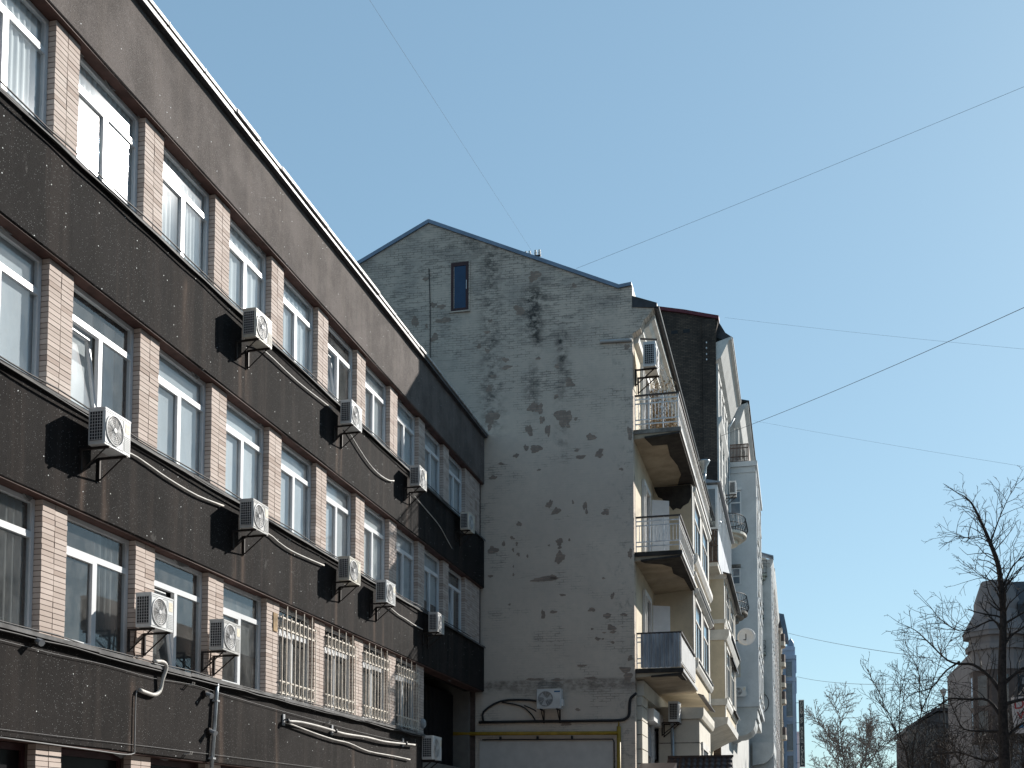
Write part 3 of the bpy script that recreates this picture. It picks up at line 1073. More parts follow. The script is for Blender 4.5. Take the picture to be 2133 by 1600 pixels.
for lab, x, y, z in AC_SPOTS:
    if first:
        ac0.location = (x, y, z)
        ac0['label'] = lab
        first = False
    else:
        copy_tree(ac0, (x, y, z), 0, 1.0, lab)
AC_TINT = [plain('greyed_casing_paint', (0.48, 0.48, 0.47), 0.5, spec=0.3, var=0.16, scale=5, fine=0.25), plain('yellowed_casing_paint', (0.55, 0.525, 0.46), 0.5, spec=0.3, var=0.12, scale=4, fine=0.2)]
for i, o in enumerate([o for o in list(COL.objects) if o.name.startswith('air_conditioner')]):
    if i % 3:
        for ch in o.children:
            if ch.name.split('.')[0] in ('casing', 'front_ribs', 'valve_cover'):
                ch.material_slots[0].link = 'OBJECT'
                ch.material_slots[0].material = AC_TINT[i % 3 - 1]
            if ch.name.split('.')[0] == 'fan':
                ch.rotation_euler = (0, 0, 0)
    o.rotation_euler = (R((0.0, 0.9, -0.8, 0.5)[i % 4]), 0, R((0, 1.2, -1.0)[i % 3]))
copy_tree(ac0, (FX - 0.25, 29.95, 3.56), 0, 1.22, 'big air conditioner low beside the dark slatted entrance, half in sunlight')

# ------------------------------------------------------------------ conduits and cables on the office facade
def run_tube(name, label, cat, yz, x, r, mat, group=None, k=3, n=6):
    mb = MB()
    pts = [(x if len(p) == 2 else p[2], p[0], p[1]) for p in yz]
    mb.tube(smooth_path(pts, k) if k > 1 else pts, r, n)
    o = mb.build(name, mat, smooth=True)
    return tag(o, label, cat, group)

XC = FX + 0.045
G = 'pale conduits between the air conditioners'
run_tube('conduit', 'pale conduit from the first upper band air conditioner to the next one', 'pipe', [(19.2, 10.62), (19.78, 10.73), (21.27, 10.71), (23.02, 10.80)], XC, 0.016, M['conduit'], G)
run_tube('conduit', 'sagging pale conduit on the upper band that ends at the shadow', 'pipe', [(23.91, 10.65), (25.05, 10.34), (25.85, 10.24), (26.63, 10.29), (27.05, 10.40)], XC, 0.018, M['conduit'], G)
run_tube('conduit', 'thin conduit falling across the shaded upper band', 'pipe', [(28.47, 10.48), (29.77, 10.37), (30.87, 10.25), (31.57, 10.05), (32.09, 9.9)], XC, 0.012, M['conduit'], G)
run_tube('conduit', 'pale conduit on the middle band from the nearest air conditioner', 'pipe', [(14.7, 7.22), (15.33, 7.31), (15.84, 7.29), (16.41, 7.25), (17.33, 7.24), (18.25, 7.32)], XC, 0.016, M['conduit'], G)
run_tube('conduit', 'pale conduit on the middle band between the second and third air conditioner', 'pipe', [(19.3, 7.2), (20.06, 7.27), (20.49, 7.22), (21.04, 7.19), (21.85, 7.22), (22.72, 7.27)], XC, 0.016, M['conduit'], G)
run_tube('conduit', 'short pale conduit on the middle band next to the shadow edge', 'pipe', [(26.1, 7.2), (26.94, 7.13), (27.48, 7.08), (28.03, 7.07), (28.69, 7.04), (29.4, 7.04)], XC, 0.016, M['conduit'], G)
run_tube('drain_hose', 'bent grey insulated hose hanging from the sill below the pier air conditioner', 'hose',
         [(16.00, 4.245, FX + .10), (16.25, 4.27, FX + .11), (16.36, 4.20, FX + .11), (16.32, 4.01, FX + .07), (16.29, 3.83, FX + .05), (16.12, 3.74, FX + .05), (15.89, 3.745, FX + .05), (15.70, 3.765, FX + .05)], XC, 0.033, M['conduit'])
run_tube('drain_pipe', 'thin dark pipe dropping down the lowest band from the bent hose', 'pipe', [(15.66, 3.75), (15.63, 3.6), (15.63, 2.9), (15.60, 2.79), (15.30, 2.76), (14.6, 2.77), (12.0, 2.80)], FX + 0.03, 0.010, M['cable_grey'])
run_tube('copper_tube', 'pair of brown tubes down the brick pier under an air conditioner', 'pipe', [(15.78, 4.72), (15.74, 4.5), (15.76, 4.3), (15.95, 4.26), (16.2, 4.27)], PX + 0.03, 0.012, M['copper'])
run_tube('copper_tube', 'brown tube down the rust streaked brick pier to the sill', 'pipe', [(18.12, 4.70), (18.10, 4.5), (18.14, 4.28)], PX + 0.03, 0.012, M['copper'])
dp = thing('downpipe', 'straight pale grey downpipe on the lowest dark band', 'pipe', (FX + 0.05, 18.1, 2.7))
MB().tube([(FX + 0.05, 18.12, 4.16), (FX + 0.05, 18.11, 3.99), (FX + 0.05, 17.98, 2.70)], 0.034, 8).build('pipe', M['zinc'], dp, smooth=True)
for z in (3.85, 3.3, 2.85):
    MB().box(FX + 0.002, FX + 0.092, 17.98 + (z - 2.7) * .105 - 0.05, 17.98 + (z - 2.7) * .105 + 0.05, z, z + 0.03).build('clip', M['lamp_grey'], dp)
run_tube('insulated_cable', 'thick wrapped pale cable on insulators along the end of the lowest band', 'cable',
         [(20.84, 3.77), (21.46, 3.81), (22.30, 3.81), (23.07, 3.79), (23.88, 3.77), (25.21, 3.80), (26.33, 3.79), (27.73, 3.84), (28.68, 3.88)], FX + 0.09, 0.026, M['conduit'])
run_tube('insulated_cable', 'thinner pale cable sagging below the thick wrapped one', 'cable',
         [(20.90, 3.75), (21.47, 3.71), (22.31, 3.65), (23.34, 3.60), (24.17, 3.59), (25.37, 3.49), (27.02, 3.49), (28.38, 3.48)], FX + 0.06, 0.017, M['conduit'])
run_tube('thin_wire', 'thin pale wire strung along the lowest dark band under the sill', 'wire',
         [(9, 4.02), (12.51, 4.02), (13.69, 4.01), (14.81, 4.03), (16.11, 4.00), (17.29, 4.05), (18.63, 4.01), (21, 3.96), (25, 3.9), (28.9, 3.9)], FX + 0.03, 0.0035, M['cable_grey'])
run_tube('thin_wire', 'thin wire along the lower edge of the lowest dark band', 'wire', [(9, 2.92), (12.6, 2.90), (16.1, 2.93), (19, 2.94), (24, 2.96)], FX + 0.02, 0.003, M['cable_grey'])
BUN = [('upper', ZB, 'top'), ('middle', ZD, 'middle'), ('lowest', ZF, 'lowest')]
for nm, z, rw in BUN:
    rnd = random.Random(int(z * 7))
    for q, (dx, dz, rr) in enumerate(((0.075, 0.045, 0.012), (0.07, -0.055, 0.015))):
        pts = []
        y = YB0 + 0.2
        while y < (34.5 if z > 5 else 29.4):
            pts.append((y, z + dz + rnd.uniform(-0.022, 0.016), FX + dx + rnd.uniform(-0.01, 0.012)))
            y += rnd.uniform(0.5, 1.0)
        run_tube('facade_cable', 'black cable clipped %s the sill flashing of the %s window row' % ('above' if q == 0 else 'below', rw), 'cable', pts, FX, rr, M['cable_black'], 'black cables along the sills', 2, 5)
# small fittings on the lowest band
for i, (y, z, lab) in enumerate(((13.21, 4.13, 'small dark spotlight bracket on the lowest band at the left edge'), (17.77, 3.95, 'small dark spotlight bracket right of the bent hose'), (17.92, 3.33, 'black junction box on the lowest band touching the downpipe'))):
    t = thing('wall_lamp', lab, 'lamp', (FX, y, z), 'small fittings on the lowest band')
    MB().box(FX + 0.002, FX + 0.05, y - 0.05, y + 0.05, z - 0.05, z + 0.05).build('mount', M['steel_dark'], t)
    MB().tube([(FX + 0.05, y, z), (FX + 0.16, y - 0.03, z - 0.05)], 0.035, 8, 0.05).build('lamp_head', M['lamp_grey'], t)
for i, (y, z, lab) in enumerate(((17.20, 4.03, 'tiny pale hook on the lowest band near the hose'), (17.17, 2.88, 'tiny pale hook at the lower edge of the lowest band'), (22.96, 3.93, 'tiny hook above the thick wrapped cable'))):
    m_ = MB()
    for s in (-0.03, 0.03):
        m_.tube([(FX + 0.002, y + s, z), (FX + 0.10, y + s, z), (FX + 0.12, y + s, z + 0.04)], 0.010, 5)
    tag(m_.build('wall_hook', M['conduit']), lab, 'hook', 'small fittings on the lowest band')
for y, z, lab in ((20.88, 3.80, 'first insulator bracket at the start of the thick cable'), (23.31, 3.81, 'middle insulator bracket of the thick cable'), (27.95, 3.89, 'last insulator bracket of the thick cable by the shadow')):
    t = thing('insulator_bracket', lab, 'bracket', (FX, y, z), 'insulators of the thick cable')
    MB().box(FX + 0.002, FX + 0.03, y - 0.04, y + 0.04, z - 0.11, z + 0.11).build('plate', M['lamp_grey'], t)
    MB().tube([(FX + 0.03, y, z), (FX + 0.10, y, z)], 0.016, 6).build('arm', M['steel_dark'], t)
    MB().lathe([(0.0, -0.04), (0.035, -0.035), (0.045, 0.0), (0.035, 0.05), (0, 0.055)], (FX + 0.10, y, z - 0.03), 'Z', 10).build('insulator', M['cable_black'], t, smooth=True)
t = thing('bulkhead_lamp', 'round pale lamp on the brick corner by the dark entrance', 'lamp', (PX, 29.9, 4.45))
MB().lathe([(0.0, 0.09), (0.10, 0.085), (0.13, 0.05), (0.135, 0.002)], (PX, 29.88, 4.55), 'X', 14).build('lamp_glass', M['lamp_grey'], t, smooth=True)
t = thing('meter_plate', 'rusty square plate on the brick pier beside the barred windows', 'plate', (PX, 20.7, 5.6))
MB().box(PX + 0.001, PX + 0.018, 20.60, 20.78, 5.52, 5.88).build('plate', M['twig_dry'], t)
t = thing('house_plant', 'green pot plant on the sill inside the lowest left window', 'plant', (WX - 0.12, 12.35, ZF + 0.06))
MB().lathe([(0.0, 0), (0.06, 0), (0.08, 0.13), (0.0, 0.13)], (WX - 0.2, 12.35, ZF + 0.1), 'Z', 10).build('pot', M['copper'], t)
lf = MB()
for i in range(26):
    a, e = random.uniform(0, 6.28), random.uniform(0.3, 1.3)
    b = Vector((WX - 0.2, 12.35, ZF + 0.22))
    d = Vector((math.cos(a) * math.cos(e) * 0.5, math.sin(a) * math.cos(e), math.sin(e)))
    l = random.uniform(0.18, 0.36)
    s_ = d.cross(Vector((0, 0, 1))).normalized() * 0.025
    lf.add([b, b + d * l * 0.5 + s_, b + d * l - Vector((0, 0, 0.06)), b + d * l * 0.5 - s_], [(0, 1, 2, 3)])
lf.build('foliage', M['leaf'], t)

# ------------------------------------------------------------------ the old house with the blank gable
def GY(x, off=0.0):
    return 35.95 + (x + 9.74) * 0.063 - off
GX = -4.92          # street front of the old house
BX = -3.55          # front of its bays
old = thing('old_house', 'old cream house with a blank worn gable wall, steep roof edge and street balconies', 'building', (-9, 50, 0))
gab = [(-22, 0), (GX, 0), (-4.92, 17.62), (-4.66, 17.78), (-4.55, 18.05), (-4.40, 18.2), (-4.20, 18.46), (GX, 18.80), (GX, 19.25), (-5.33, 19.20), (-11.67, 22.0), (-14.13, 20.78), (-22, 16.8)]
gm = MB()
gm.prism(gab, lambda x, z: (x, GY(x), z), lambda x, z: (x, GY(x) + 0.42, z))
gable = gm.build('gable_wall', M['gable'], old, fix=True)
# plaster that has fallen off
PATCH=[(-6.95,16.16,0.29,0.29),(-7.36,16.72,0.15,0.16),(-7.39,15.72,0.17,0.14),(-8.15,15.42,0.30,0.37),(-7.93,15.36,0.22,0.36),(-7.86,14.98,0.17,0.26),(-8.28,14.66,0.27,0.32),(-7.67,14.62,0.17,0.41),(-7.15,15.01,0.53,0.58),(-7.00,14.72,0.15,0.13),(-6.76,14.94,0.12,0.11),(-6.27,14.31,0.29,0.24),(-9.62,16.12,0.20,0.24),(-9.52,15.16,0.45,0.43),(-9.59,14.84,0.17,0.19),(-12.12,18.60,0.28,0.33),(-11.14,18.57,0.51,0.19),(-11.45,18.01,0.26,0.28),(-11.73,18.42,0.10,0.14),(-9.57,18.42,0.13,0.11),(-9.67,18.05,0.20,0.12),(-9.95,17.59,0.18,0.14),(-9.67,17.42,0.15,0.16),(-9.07,17.07,0.20,0.17),(-9.02,16.81,0.30,0.15),(-8.60,18.70,0.35,0.33),(-8.10,19.82,0.40,0.34),(-11.22,19.04,0.26,0.17),(-11.50,19.12,0.21,0.17),(-11.76,20.04,0.21,0.15),(-7.98,17.04,0.15,0.11),(-6.79,19.38,0.20,0.14),(-9.47,16.54,0.18,0.16),(-8.38,14.08,0.16,0.21),(-8.06,14.03,0.37,0.30),(-8.71,13.84,0.18,0.15),(-6.73,13.90,0.15,0.11),(-6.60,13.67,0.29,0.15),(-6.00,13.76,0.29,0.27),(-9.47,13.16,0.24,0.15),(-7.96,13.33,0.12,0.07),(-7.62,12.18,0.21,0.25),(-7.40,11.94,0.29,0.23),(-6.86,12.21,0.07,0.14),(-6.47,12.07,0.15,0.26),(-6.42,11.87,0.10,0.16),(-5.81,11.83,0.27,0.20),(-8.61,11.58,0.16,0.17),(-8.84,11.13,0.14,0.12),(-9.12,10.95,0.10,0.20),(-8.69,10.93,0.09,0.12),(-8.81,10.74,0.08,0.12),(-9.48,10.75,0.32,0.27),(-8.64,10.58,0.12,0.12),(-8.34,10.51,0.07,0.11),(-7.30,10.93,0.25,0.23),(-7.29,10.75,0.12,0.12),(-6.98,10.98,0.08,0.09),(-7.29,10.42,0.35,0.35),(-7.64,10.83,0.08,0.06),(-7.77,9.74,0.74,0.20),(-7.50,9.79,0.23,0.17),(-8.80,10.19,0.05,0.08),(-8.80,9.92,0.07,0.10),(-5.61,9.11,0.13,0.20),(-6.27,8.69,0.23,0.14),(-7.83,8.59,0.15,0.28),(-7.50,8.66,0.27,0.09),(-5.89,9.69,0.13,0.06),(-8.93,8.95,0.10,0.06),(-5.78,8.48,0.30,0.16),(-5.64,8.09,0.31,0.18),(-6.09,7.75,0.17,0.12),(-5.61,7.62,0.14,0.08),(-5.13,6.50,0.31,0.26),(-5.30,6.79,0.23,0.09),(-4.98,6.29,0.10,0.09),(-7.11,5.05,0.34,0.15),(-6.73,5.50,0.17,0.09),(-5.92,7.74,0.09,0.06),(-6.26,8.07,0.11,0.06),(-5.88,7.94,0.11,0.06),(-5.02,14.35,0.18,0.42),(-5.04,10.45,0.16,0.30),(-5.2,6.72,0.30,0.20),(-5.06,7.1,0.18,0.16),(-5.25,8.5,0.22,0.10),(-5.6,7.95,0.2,0.08),(-5.3,13.2,0.16,0.08),(-5.1,17.2,0.18,0.2),(-9.55,9.9,0.16,0.1),(-9.2,13.6,0.2,0.09),(-7.2,9.2,0.22,0.07),(-6.6,6.9,0.3,0.08),(-8.1,6.5,0.5,0.09),(-7.4,6.47,0.4,0.08),(-6.3,6.5,0.35,0.08)]
rnd = random.Random(11)
for cx, cz, w, h in PATCH:
    n = 30
    hs_ = [(k, rnd.uniform(0.5, 1.0) * a_, rnd.uniform(0, 6.28)) for k, a_ in ((2, .20), (3, .20), (4, .12), (6, .10), (9, .07))]
    rot = rnd.uniform(-0.5, 0.5)
    pts = []
    for i in range(n):
        a = 2 * math.pi * i / n
        q = 1 + sum(c_ * math.sin(k * a + p_) for k, c_, p_ in hs_) + rnd.uniform(-0.07, 0.07)
        q = max(0.35, q) * 0.92
        u, v_ = 0.52 * q * math.cos(a), 0.52 * q * math.sin(a)
        # plaster breaks along the courses: snap the heights a little
        zz_ = cz + h * (v_ + rot * u * 0.5)
        zz_ += 0.45 * (round(zz_ / 0.079) * 0.079 - zz_) * (1 if h > 0.2 else 0)
        pts.append((min(cx + w * u, GX - 0.005), zz_))
    pm = MB()
    pm.prism(pts, lambda x, z: (x, GY(x, 0.006), z), lambda x, z: (x, GY(x, -0.01), z))
    pm.build('bare_patch', M['bare'], gable, fix=True)
# roof and its metal edge
rf = MB()
rf.prism([(-11.67, 22.06), (-5.33, 19.26), (-5.35, 19.12), (-11.67, 21.9)], lambda x, z: (x, GY(x, 0.0) + 0.425, z), lambda x, z: (x, 71.5, z))
rf.prism([(-11.67, 22.065), (-22.6, 16.55), (-22.6, 16.40), (-11.67, 21.905)], lambda x, z: (x, GY(x, 0.0) + 0.425, z), lambda x, z: (x, 71.5, z))
rf.build('roof', M['roof_blue'], old, fix=True)
ed = MB()
def edge(p, q, t=0.13, lift=0.055):
    ed.prism([(p[0], p[1] + lift), (q[0], q[1] + lift), (q[0], q[1] + lift - t), (p[0], p[1] + lift - t)], lambda x, z: (x, GY(x, 0.06), z), lambda x, z: (x, GY(x, 0.06) + 0.56, z))
edge((-22.3, 16.65), (-11.675, 22.02))
edge((-11.67, 22.02), (-5.335, 19.22))
edge((-5.33, 19.22), (-4.93, 19.27), 0.11)
ed.build('roof_edging', M['roof_blue'], old, fix=True)
# parapet block and eave
MB().box(GX - 0.40, GX + 0.006, GY(GX) + 0.05, GY(GX) + 0.9, 18.78, 19.24).build('parapet', M['white_trim'], old)
ev = MB()
eave_y0, eave_y1 = GY(GX) + 0.425, 62.0
ev.prism_y([(GX, 18.88), (-4.12, 18.56), (-4.12, 18.46), (-4.20, 18.42), (GX, 18.5)], GY(-4.2) - 0.06, eave_y1)
ev.prism_y([(-9, 20.8), (GX, 18.9), (GX, 18.75), (-9, 20.6)], eave_y0, 71.5)
ev.build('eave', M['roof_dark'], old, fix=True)
MB().prism_y([(GX, 18.49), (-4.24, 18.40), (-4.24, 18.22), (-4.36, 18.16), (-4.44, 18.02), (-4.60, 17.92), (-4.62, 17.78), (-4.74, 17.70), (-4.78, 17.5), (GX, 17.45)], eave_y0, eave_y1).build('cornice', M['white_trim'], old, fix=True)
# gutter along the eave
gt = MB()
gt.prism_y([(-4.13 + 0.075 * math.cos(a), 18.47 + 0.075 * math.sin(a)) for a in [math.pi * (1 + i / 8) for i in range(9)]] + [(-4.065, 18.47), (-4.195, 18.47)][::-1][:0], GY(-4.2), eave_y1)
gt.build('gutter', M['roof_dark'], old, fix=True)
# street wall behind the bays
MB().box(-22, GX - 0.006, eave_y0 + 0.01, 71.5, 0, 18.6).build('street_wall', M['cream'], old)
MB().box(GX - 0.005, GX + 0.002, eave_y0 + .02, 71.4, 6.5, 18.4).build('street_plaster', M['cream'], old)

# gable window
wx0, wx1, wz0, wz1 = -10.90, -10.30, 18.84, 20.50
gw = MB()
yy = GY(-10.6)
f_ = 0.09
for b in ((wx0, wx0 + f_, wz0, wz1), (wx1 - f_, wx1, wz0, wz1), (wx0 + f_, wx1 - f_, wz1 - f_ * 1.4, wz1), (wx0 + f_, wx1 - f_, wz0, wz0 + f_)):
    gw.box(b[0], b[1], yy - 0.03, yy + 0.05, b[2], b[3])
gwo = gw.build('attic_window', M['maroon_frame'], old)
MB().box(wx0 + f_, wx1 - f_, yy - 0.012, yy - 0.004, wz0 + f_, wz1 - f_ * 1.4).build('pane', M['glass_blue'], gwo)
MB().box(wx1 - f_ + 0.02, wx1 - f_ + 0.035, yy - 0.06, yy - 0.031, 19.55, 19.85).build('handle', M['pvc'], gwo)
rv = MB()
rv.box(wx0 - 0.05, wx1 + 0.05, yy - 0.055, yy + 0.05, wz0 - 0.05, wz0 - 0.005)
rv.box(wx0 - 0.06, wx0 - 0.004, yy - 0.02, yy + 0.05, wz0, wz1 + 0.05)
rv.box(wx1 + 0.004, wx1 + 0.05, yy - 0.02, yy + 0.05, wz0, wz1 + 0.05)
rv.box(wx0 - 0.003, wx1 + 0.003, yy - 0.024, yy + 0.05, wz1 + 0.004, wz1 + 0.05)
rv.build('reveal', M['gable'], gwo)

def on_gable(name, label, cat, xz, off, r, mat, k=3, n=7):
    mb = MB()
    pts = [(x, GY(x, off), z) for x, z in xz]
    mb.tube(smooth_path(pts, k) if k > 1 else pts, r, n)
    return tag(mb.build(name, mat, smooth=True), label, cat)

on_gable('lightning_cable', 'thin dark cable running down the gable left of the attic window', 'cable', [(-11.65, 20.38), (-11.60, 19.0), (-11.59, 17.33), (-11.53, 15.0)], 0.03, 0.014, M['cable_black'])
on_gable('cable_pipe', 'black corrugated pipe along the foot of the gable that climbs at the corner', 'pipe', [(-9.91, 5.14), (-8.15, 5.14), (-7.14, 5.13), (-6.14, 5.13), (-5.43, 5.13), (-5.19, 5.19), (-5.10, 5.33), (-5.08, 5.67), (-5.03, 5.84), (-4.86, 5.98)], 0.06, 0.045, M['cable_black'])
on_gable('cable_bundle', 'thick black cable bending up from the corner to the gable air conditioner', 'cable', [(-9.76, 5.14), (-9.76, 5.48), (-9.20, 5.81), (-8.44, 5.84), (-7.98, 5.78)], 0.05, 0.035, M['cable_black'])
on_gable('cable_bundle', 'black cable drooping below the gable air conditioner to the pipe', 'cable', [(-9.17, 5.78), (-8.56, 5.65), (-8.27, 5.44), (-8.12, 5.24), (-8.08, 5.14)], 0.045, 0.022, M['cable_black'])
on_gable('cable_bundle', 'short loose end of black cable beside the gable air conditioner', 'cable', [(-8.44, 5.66), (-8.15, 5.53), (-8.05, 5.46)], 0.045, 0.018, M['cable_black'])
gp = thing('gas_pipe', 'yellow gas pipe crossing the foot of the gable and turning down', 'pipe', (-5.41, GY(-5.4, .2), 0.13))
MB().tube([(-13, GY(-13, .16), 4.80), (-5.41, GY(-5.41, .16), 4.72)], 0.062, 10).build('pipe', M['yellow'], gp, smooth=True)
MB().tube([(-5.41, GY(-5.41, .16), 4.93), (-5.41, GY(-5.41, .16), 0.13)], 0.064, 10).build('riser', M['yellow'], gp, smooth=True)
MB().tube([(-5.41, GY(-5.41, .16), 4.92), (-5.41, GY(-5.41, .16), 5.0), (-5.41, GY(-5.41, .16), 5.08)], [0.03, 0.03, 0.006], 8).build('cap', M['yellow'], gp)
for x in (-9.2, -8.0, -6.9):
    MB().box(x - 0.02, x + 0.02, GY(x, .17), GY(x, 0.0), 4.56, 4.66).build('clamp', M['cable_black'], gp)
on_gable('thin_gas_tube', 'thin dark tube just below the yellow gas pipe', 'pipe', [(-9.8, 4.58), (-7.5, 4.56), (-5.62, 4.54), (-5.58, 4.45), (-5.57, 0.3)], 0.05, 0.018, M['cable_black'], k=1)
MB().prism([(-9.9, 0.13), (-5.62, 0.13), (-5.62, 4.47), (-9.9, 4.53)], lambda x, z: (x, GY(x, 0.03), z), lambda x, z: (x, GY(x, -0.02), z)).build('render_panel', M['panel'], old, fix=True)
lt = on_gable('pipe_duct', 'pale horizontal duct near the top right corner of the gable', 'duct', [(-5.95, 17.42), (-4.94, 17.40)], 0.05, 0.055, M['sheet'], k=1, n=4)
ac_g = copy_tree(ac0, (-7.55, GY(-7.55), 5.50), -math.pi / 2, 1.18, 'air conditioner facing the camera low on the blank gable wall', skip=('sticker',))
for ch in ac_g.children:
    if ch.name.startswith('bracket'):
        pass
bd = MB().box(0.452, 0.456, 0.15, 0.31, 0.43, 0.465).build('badge', M['sticker_blue'])
bd.parent = ac_g
# roof insulators
t = thing('roof_insulator', 'rack of small white insulators on the roof edge of the old house', 'insulator', (-8.2, GY(-8.2) + 0.3, 20.55))
MB().box(-8.5, -7.95, GY(-8.2) + 0.28, GY(-8.2) + 0.34, 20.62, 20.67).build('crossbar', M['iron'], t)
MB().tube([(-8.23, GY(-8.2) + 0.31, 20.45), (-8.23, GY(-8.2) + 0.31, 20.62)], 0.03, 6).build('post', M['iron'], t)
for x in (-8.46, -8.33, -8.13, -8.0):
    MB().lathe([(0, 0.19), (0.045, 0.17), (0.035, 0.12), (0.055, 0.08), (0.03, 0.0)], (x, GY(-8.2) + 0.31, 20.67), 'Z', 8).build('insulator', M['white_trim'], t, smooth=True)

# bays
def face_window(parent, x, y0, y1, z0, z1, depth=0.07, mat=None, t=0.10, cross=True):
    """a framed window that stands on a wall facing the street"""
    mat = mat or M['white_trim']
    f = MB()
    f.box(x, x + depth, y0 - t, y0, z0, z1)
    f.box(x, x + depth, y1, y1 + t, z0, z1)
    f.box(x, x + depth + 0.002, y0 - t, y1 + t, z1, z1 + t)
    f.box(x, x + depth + 0.09, y0 - t - 0.05, y1 + t + 0.05, z0 - t, z0)
    if cross:
        ym = (y0 + y1) / 2
        zt = z0 + (z1 - z0) * 0.68
        f.box(x + 0.004, x + 0.03, ym - 0.03, ym + 0.03, z0, zt - 0.03)
        f.box(x + 0.004, x + 0.032, y0, y1, zt - 0.03, zt + 0.03)
    w = f.build('window', mat, parent)
    MB().box(x - 0.01, x + 0.003, y0, y1, z0, z1).build('pane', M['glass_dark'], w)
    return w

B1Y0, B1Y1 = 41.7, 49.5
MB().box(GX + 0.003, BX, B1Y0, B1Y1, 6.75, 14.2).build('bay', M['cream'], old)
tr = MB()
for y in (B1Y0 - 0.012, B1Y1 - 0.40):
    tr.box(BX - 0.004, BX + 0.035, y, y + 0.40, 6.76, 14.15)
for yc in (45.55,):
    tr.box(BX - 0.004, BX + 0.033, yc - 0.25, yc + 0.25, 8.0, 10.2)
    tr.box(BX - 0.004, BX + 0.033, yc - 0.25, yc + 0.25, 11.9, 14.1)
for z, h, o in ((7.50, 0.30, 0.16), (10.25, 0.20, 0.20), (11.35, 0.34, 0.18), (10.95, 0.12, 0.10), (14.0, 0.19, 0.14)):
    tr.prism_y([(BX - 0.01, z), (BX + o * 0.5, z), (BX + o, z + h * 0.45), (BX + o, z + h), (BX - 0.01, z + h + 0.03)], B1Y0 + 0.30, B1Y1 + 0.1)
tr.build('bay_trim', M['white_trim'], old, fix=True)
for y0, y1 in ((42.45, 44.95), (46.15, 48.65)):
    for z0, z1 in ((7.95, 10.1), (11.8, 13.85)):
        face_window(old, BX + 0.001, y0, y1, z0, z1, 0.05, t=0.12)
# dark damp patch high on the side of the bay
MB().prism([(-4.91, 14.18), (-3.57, 14.19), (-3.56, 13.74), (-3.66, 13.52), (-3.85, 13.42), (-3.95, 13.30), (-4.1, 13.36), (-4.22, 13.28), (-4.35, 13.46), (-4.5, 13.52), (-4.62, 13.74), (-4.75, 13.80), (-4.86, 14.02)], lambda x, z: (x, B1Y0 - 0.008, z), lambda x, z: (x, B1Y0 + 0.01, z)).build('damp_patch', M['soot'], old, fix=True)

B2Y0, B2Y1 = 60.5, 71.2
MB().box(GX + 0.003, BX, B2Y0, B2Y1, 7.55, 15.0).build('bay', M['cream'], old)
tr = MB()
for y in (B2Y0 - 0.012, B2Y1 - 0.5):
    tr.box(BX - 0.004, BX + 0.035, y, y + 0.5, 7.56, 14.8)
for z, h, o in ((8.15, 0.35, 0.13), (11.55, 0.55, 0.25), (12.42, 0.22, 0.10), (14.75, 0.26, 0.16)):
    pr = [(BX - 0.01, z), (BX + o * 0.5, z), (BX + o, z + h * 0.5), (BX + o, z + h), (BX - 0.01, z + h + 0.02)]
    tr.prism_y(pr, B2Y0 - 0.06, B2Y1)
    tr.box(GX + 0.004, BX - 0.012, B2Y0 - 0.055, B2Y0 - 0.002, z + 0.01, z + h)
tr.build('bay_trim', M['white_trim'], old, fix=True)
for z0, z1 in ((8.7, 11.3), (12.8, 14.5)):
    for y0, y1 in ((61.8, 64.4), (66.0, 69.0)):
        face_window(old, BX + 0.001, y0, y1, z0, z1, 0.06, t=0.14)
MB().prism_y([(GX + .003, 6.55), (-3.9, 7.05), (-3.45, 7.2), (-3.40, 7.54), (GX + .003, 7.54)], B2Y0 - 0.08, B2Y1 + 0.1).build('bay_corbel', M['white_trim'], old, fix=True)
sb = MB()
for (x, z, w, h) in ((-4.25, 12.15, 0.5, 0.35), (-4.0, 11.95, 0.3, 0.3)):
    pts = [(x + w * .5 * math.cos(a) * rnd.uniform(.6, 1.1), z + h * .5 * math.sin(a) * rnd.uniform(.6, 1.1)) for a in [i * math.pi / 6 for i in range(12)]]
    MB().prism(pts, lambda x, z: (x, B2Y0 - 0.007, z), lambda x, z: (x, B2Y0 + 0.01, z)).build('bare_patch', M['bare'], old, fix=True)
for (z, y0, y1, o) in ((15.02, 60.2, 71.3, 0.42), (12.16, 62.5, 71.3, 0.34), (11.35, 65.0, 71.2, 0.22), (8.5, 66.0, 71.2, 0.28)):
    MB().prism_y([(BX - 0.02, z + 0.06), (BX + o, z - 0.08), (BX + o, z - 0.20), (BX + o - 0.05, z - 0.10), (BX - 0.02, z + 0.02)], y0, y1).build('ledge_flashing', M['roof_dark'], old, fix=True)
for (z, y0, y1, o) in ((10.47, 42.2, 49.4, 0.24), (7.82, 42.2, 49.4, 0.20), (6.74, 43.5, 49.6, 0.22)):
    MB().prism_y([(BX - 0.01, z + 0.05), (BX + o, z - 0.02), (BX + o, z - 0.07), (BX - 0.01, z + 0.02)], y0, y1).build('ledge_flashing', M['flash_and_shade'], old, fix=True)
